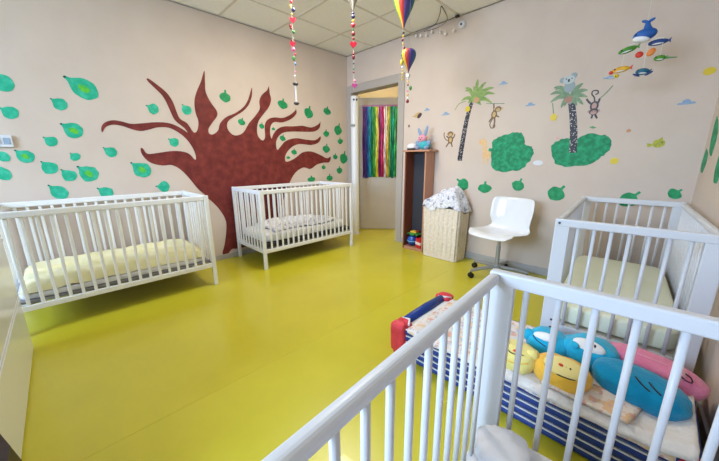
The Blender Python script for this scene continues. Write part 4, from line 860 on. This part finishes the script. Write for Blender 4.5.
# sea creature mobile
mb = thing('sea_mobile', 'hanging mobile of colourful fish with a blue whale on top', 'mobile', (3.16, -0.48, 1.60))
o3 = Vector((3.16, -0.48, 1.60))
def L3(x, z, dy=0.0): return Vector((x, -0.48 + dy, z)) - o3
WB = mat('whale_blue', rgb(30, 104, 190), 0.5, rgb(18, 80, 160), 12); NV = mat('fish_navy', rgb(28, 62, 124), 0.5); GF = mat('fish_green', rgb(84, 156, 36), 0.5, rgb(50, 120, 30), 14); YF = mat('fish_yellow', rgb(232, 190, 40), 0.5, rgb(200, 90, 30), 16)
RF = mat('fish_red', rgb(206, 50, 30), 0.5); OF = mat('fish_orange', rgb(224, 130, 50), 0.5); TF = mat('turtle_blue', rgb(30, 126, 150), 0.5, rgb(18, 90, 120), 14)
wb = MB().ell(L3(3.196, 1.832), (0.056, 0.036, 0.034), (0, -0.05, 0), seg=24).build('whale', WB, mb, smooth=True)
MB().ell(L3(3.182, 1.808, -0.006), (0.042, 0.032, 0.020), (0, 0.2, 0)).build('belly', WPL, wb, smooth=True)
MB().tube(smooth_open([L3(3.206, 1.852), L3(3.200, 1.88), L3(3.200, 1.902)], 3), [0.024, 0.022, 0.018, 0.015, 0.013, 0.012, 0.012], 10).build('tail', WB, wb, smooth=True)
for s in (-1, 1): MB().ell(L3(3.200 + s * .014, 1.906), (0.018, 0.010, 0.008), (0, s * -.4, 0)).build('fluke', WB, wb, smooth=True)
MB().ell(L3(3.156, 1.834, -.028), (.005, .004, .005), seg=8, rings=6).build('eye', BLACK, wb)
def fishp(name, c, half, ht, th, ry, m, tailm=None, dy=0.0, tail=-1):
    p = L3(*c, dy); f = MB().ell(p, (half, th, ht), (0, ry, 0), seg=20).build(name, m, mb, smooth=True)
    d = Vector((math.cos(ry), 0, -math.sin(ry))) * tail; q = p + d * half * 0.92; n = Vector((0, 0, 1))
    MB().prism([(0, .2), (1, 1), (0.8, 0), (1, -1), (0, -.2)], lambda u, v, t: q + d * u * half * 0.32 + n * v * ht * 0.8 + Vector((0, t, 0)), -.004, .004).build('tail_fin', tailm or m, f)
    MB().ell(p - d * half * .62 + Vector((0, -th * .8, ht * .25)), (.005, .004, .005), seg=8, rings=6).build('eye', BLACK, f)
    MB().ell(p + Vector((0, 0, -ht * .45)), (half * .8, th * .9, ht * .45), (0, ry, 0)).build('belly', WPL, f, smooth=True)
    return f
fishp('navy_fish', (3.262, 1.777), 0.046, 0.017, 0.018, 0.0, NV, dy=0.01, tail=1)
fishp('green_fish', (3.128, 1.762), 0.046, 0.018, 0.017, -0.2, GF, dy=-0.01, tail=1)
MB().ell(L3(3.187, 1.724), (0.020, 0.010, 0.018), (0, .3, 0)).build('red_fin', RF, mb, smooth=True); MB().ell(L3(3.240, 1.726), (0.018, 0.010, 0.024), (0, .7, 0)).build('orange_fin', OF, mb, smooth=True)
fishp('green_turtle', (3.284, 1.688), 0.028, 0.016, 0.020, 0.05, GF, GRN, 0.02, 1); MB().tube([L3(3.31, 1.685, .02), L3(3.360, 1.677, .02)], [0.006, 0.002], 8).build('long_tail', GRN, mb)
fishp('yellow_fish', (3.112, 1.650), 0.046, 0.018, 0.019, -0.08, YF, RF, -0.02, 1); MB().ell(L3(3.066, 1.640, -.02), (0.013, 0.012, 0.011)).build('red_beak', RF, mb, smooth=True)
fishp('blue_turtle', (3.218, 1.622), 0.034, 0.019, 0.026, 0.1, TF, NV, 0.0, 1)
for s, x in ((-1, 3.192), (1, 3.25)): MB().ell(L3(x, 1.604, -.015), (0.021, 0.009, 0.006), (0, s * -.5, 0)).build('flipper', NV, mb, smooth=True)
fishp('blue_yellow_fish', (3.072, 1.612), 0.034, 0.010, 0.012, 0.05, CLO, CLO, -0.02, -1); MB().ell(L3(3.092, 1.615, -.02), (0.018, 0.013, 0.012)).build('yellow_head', YEL, mb, smooth=True)
MB().tube([L3(3.128, 1.79), L3(3.20, 1.80), L3(3.284, 1.795)], 0.003, 6).build('cross_bar', STRING, mb)
for (x, z0, z1) in ((3.196, 1.86, H - 0.001), (3.128, 1.77, 1.79), (3.112, 1.665, 1.755), (3.284, 1.70, 1.795), (3.218, 1.64, 1.80)): MB().tube([L3(x, z0), L3(x, z1)], 0.0012, 5).build('thread', STRING, mb)
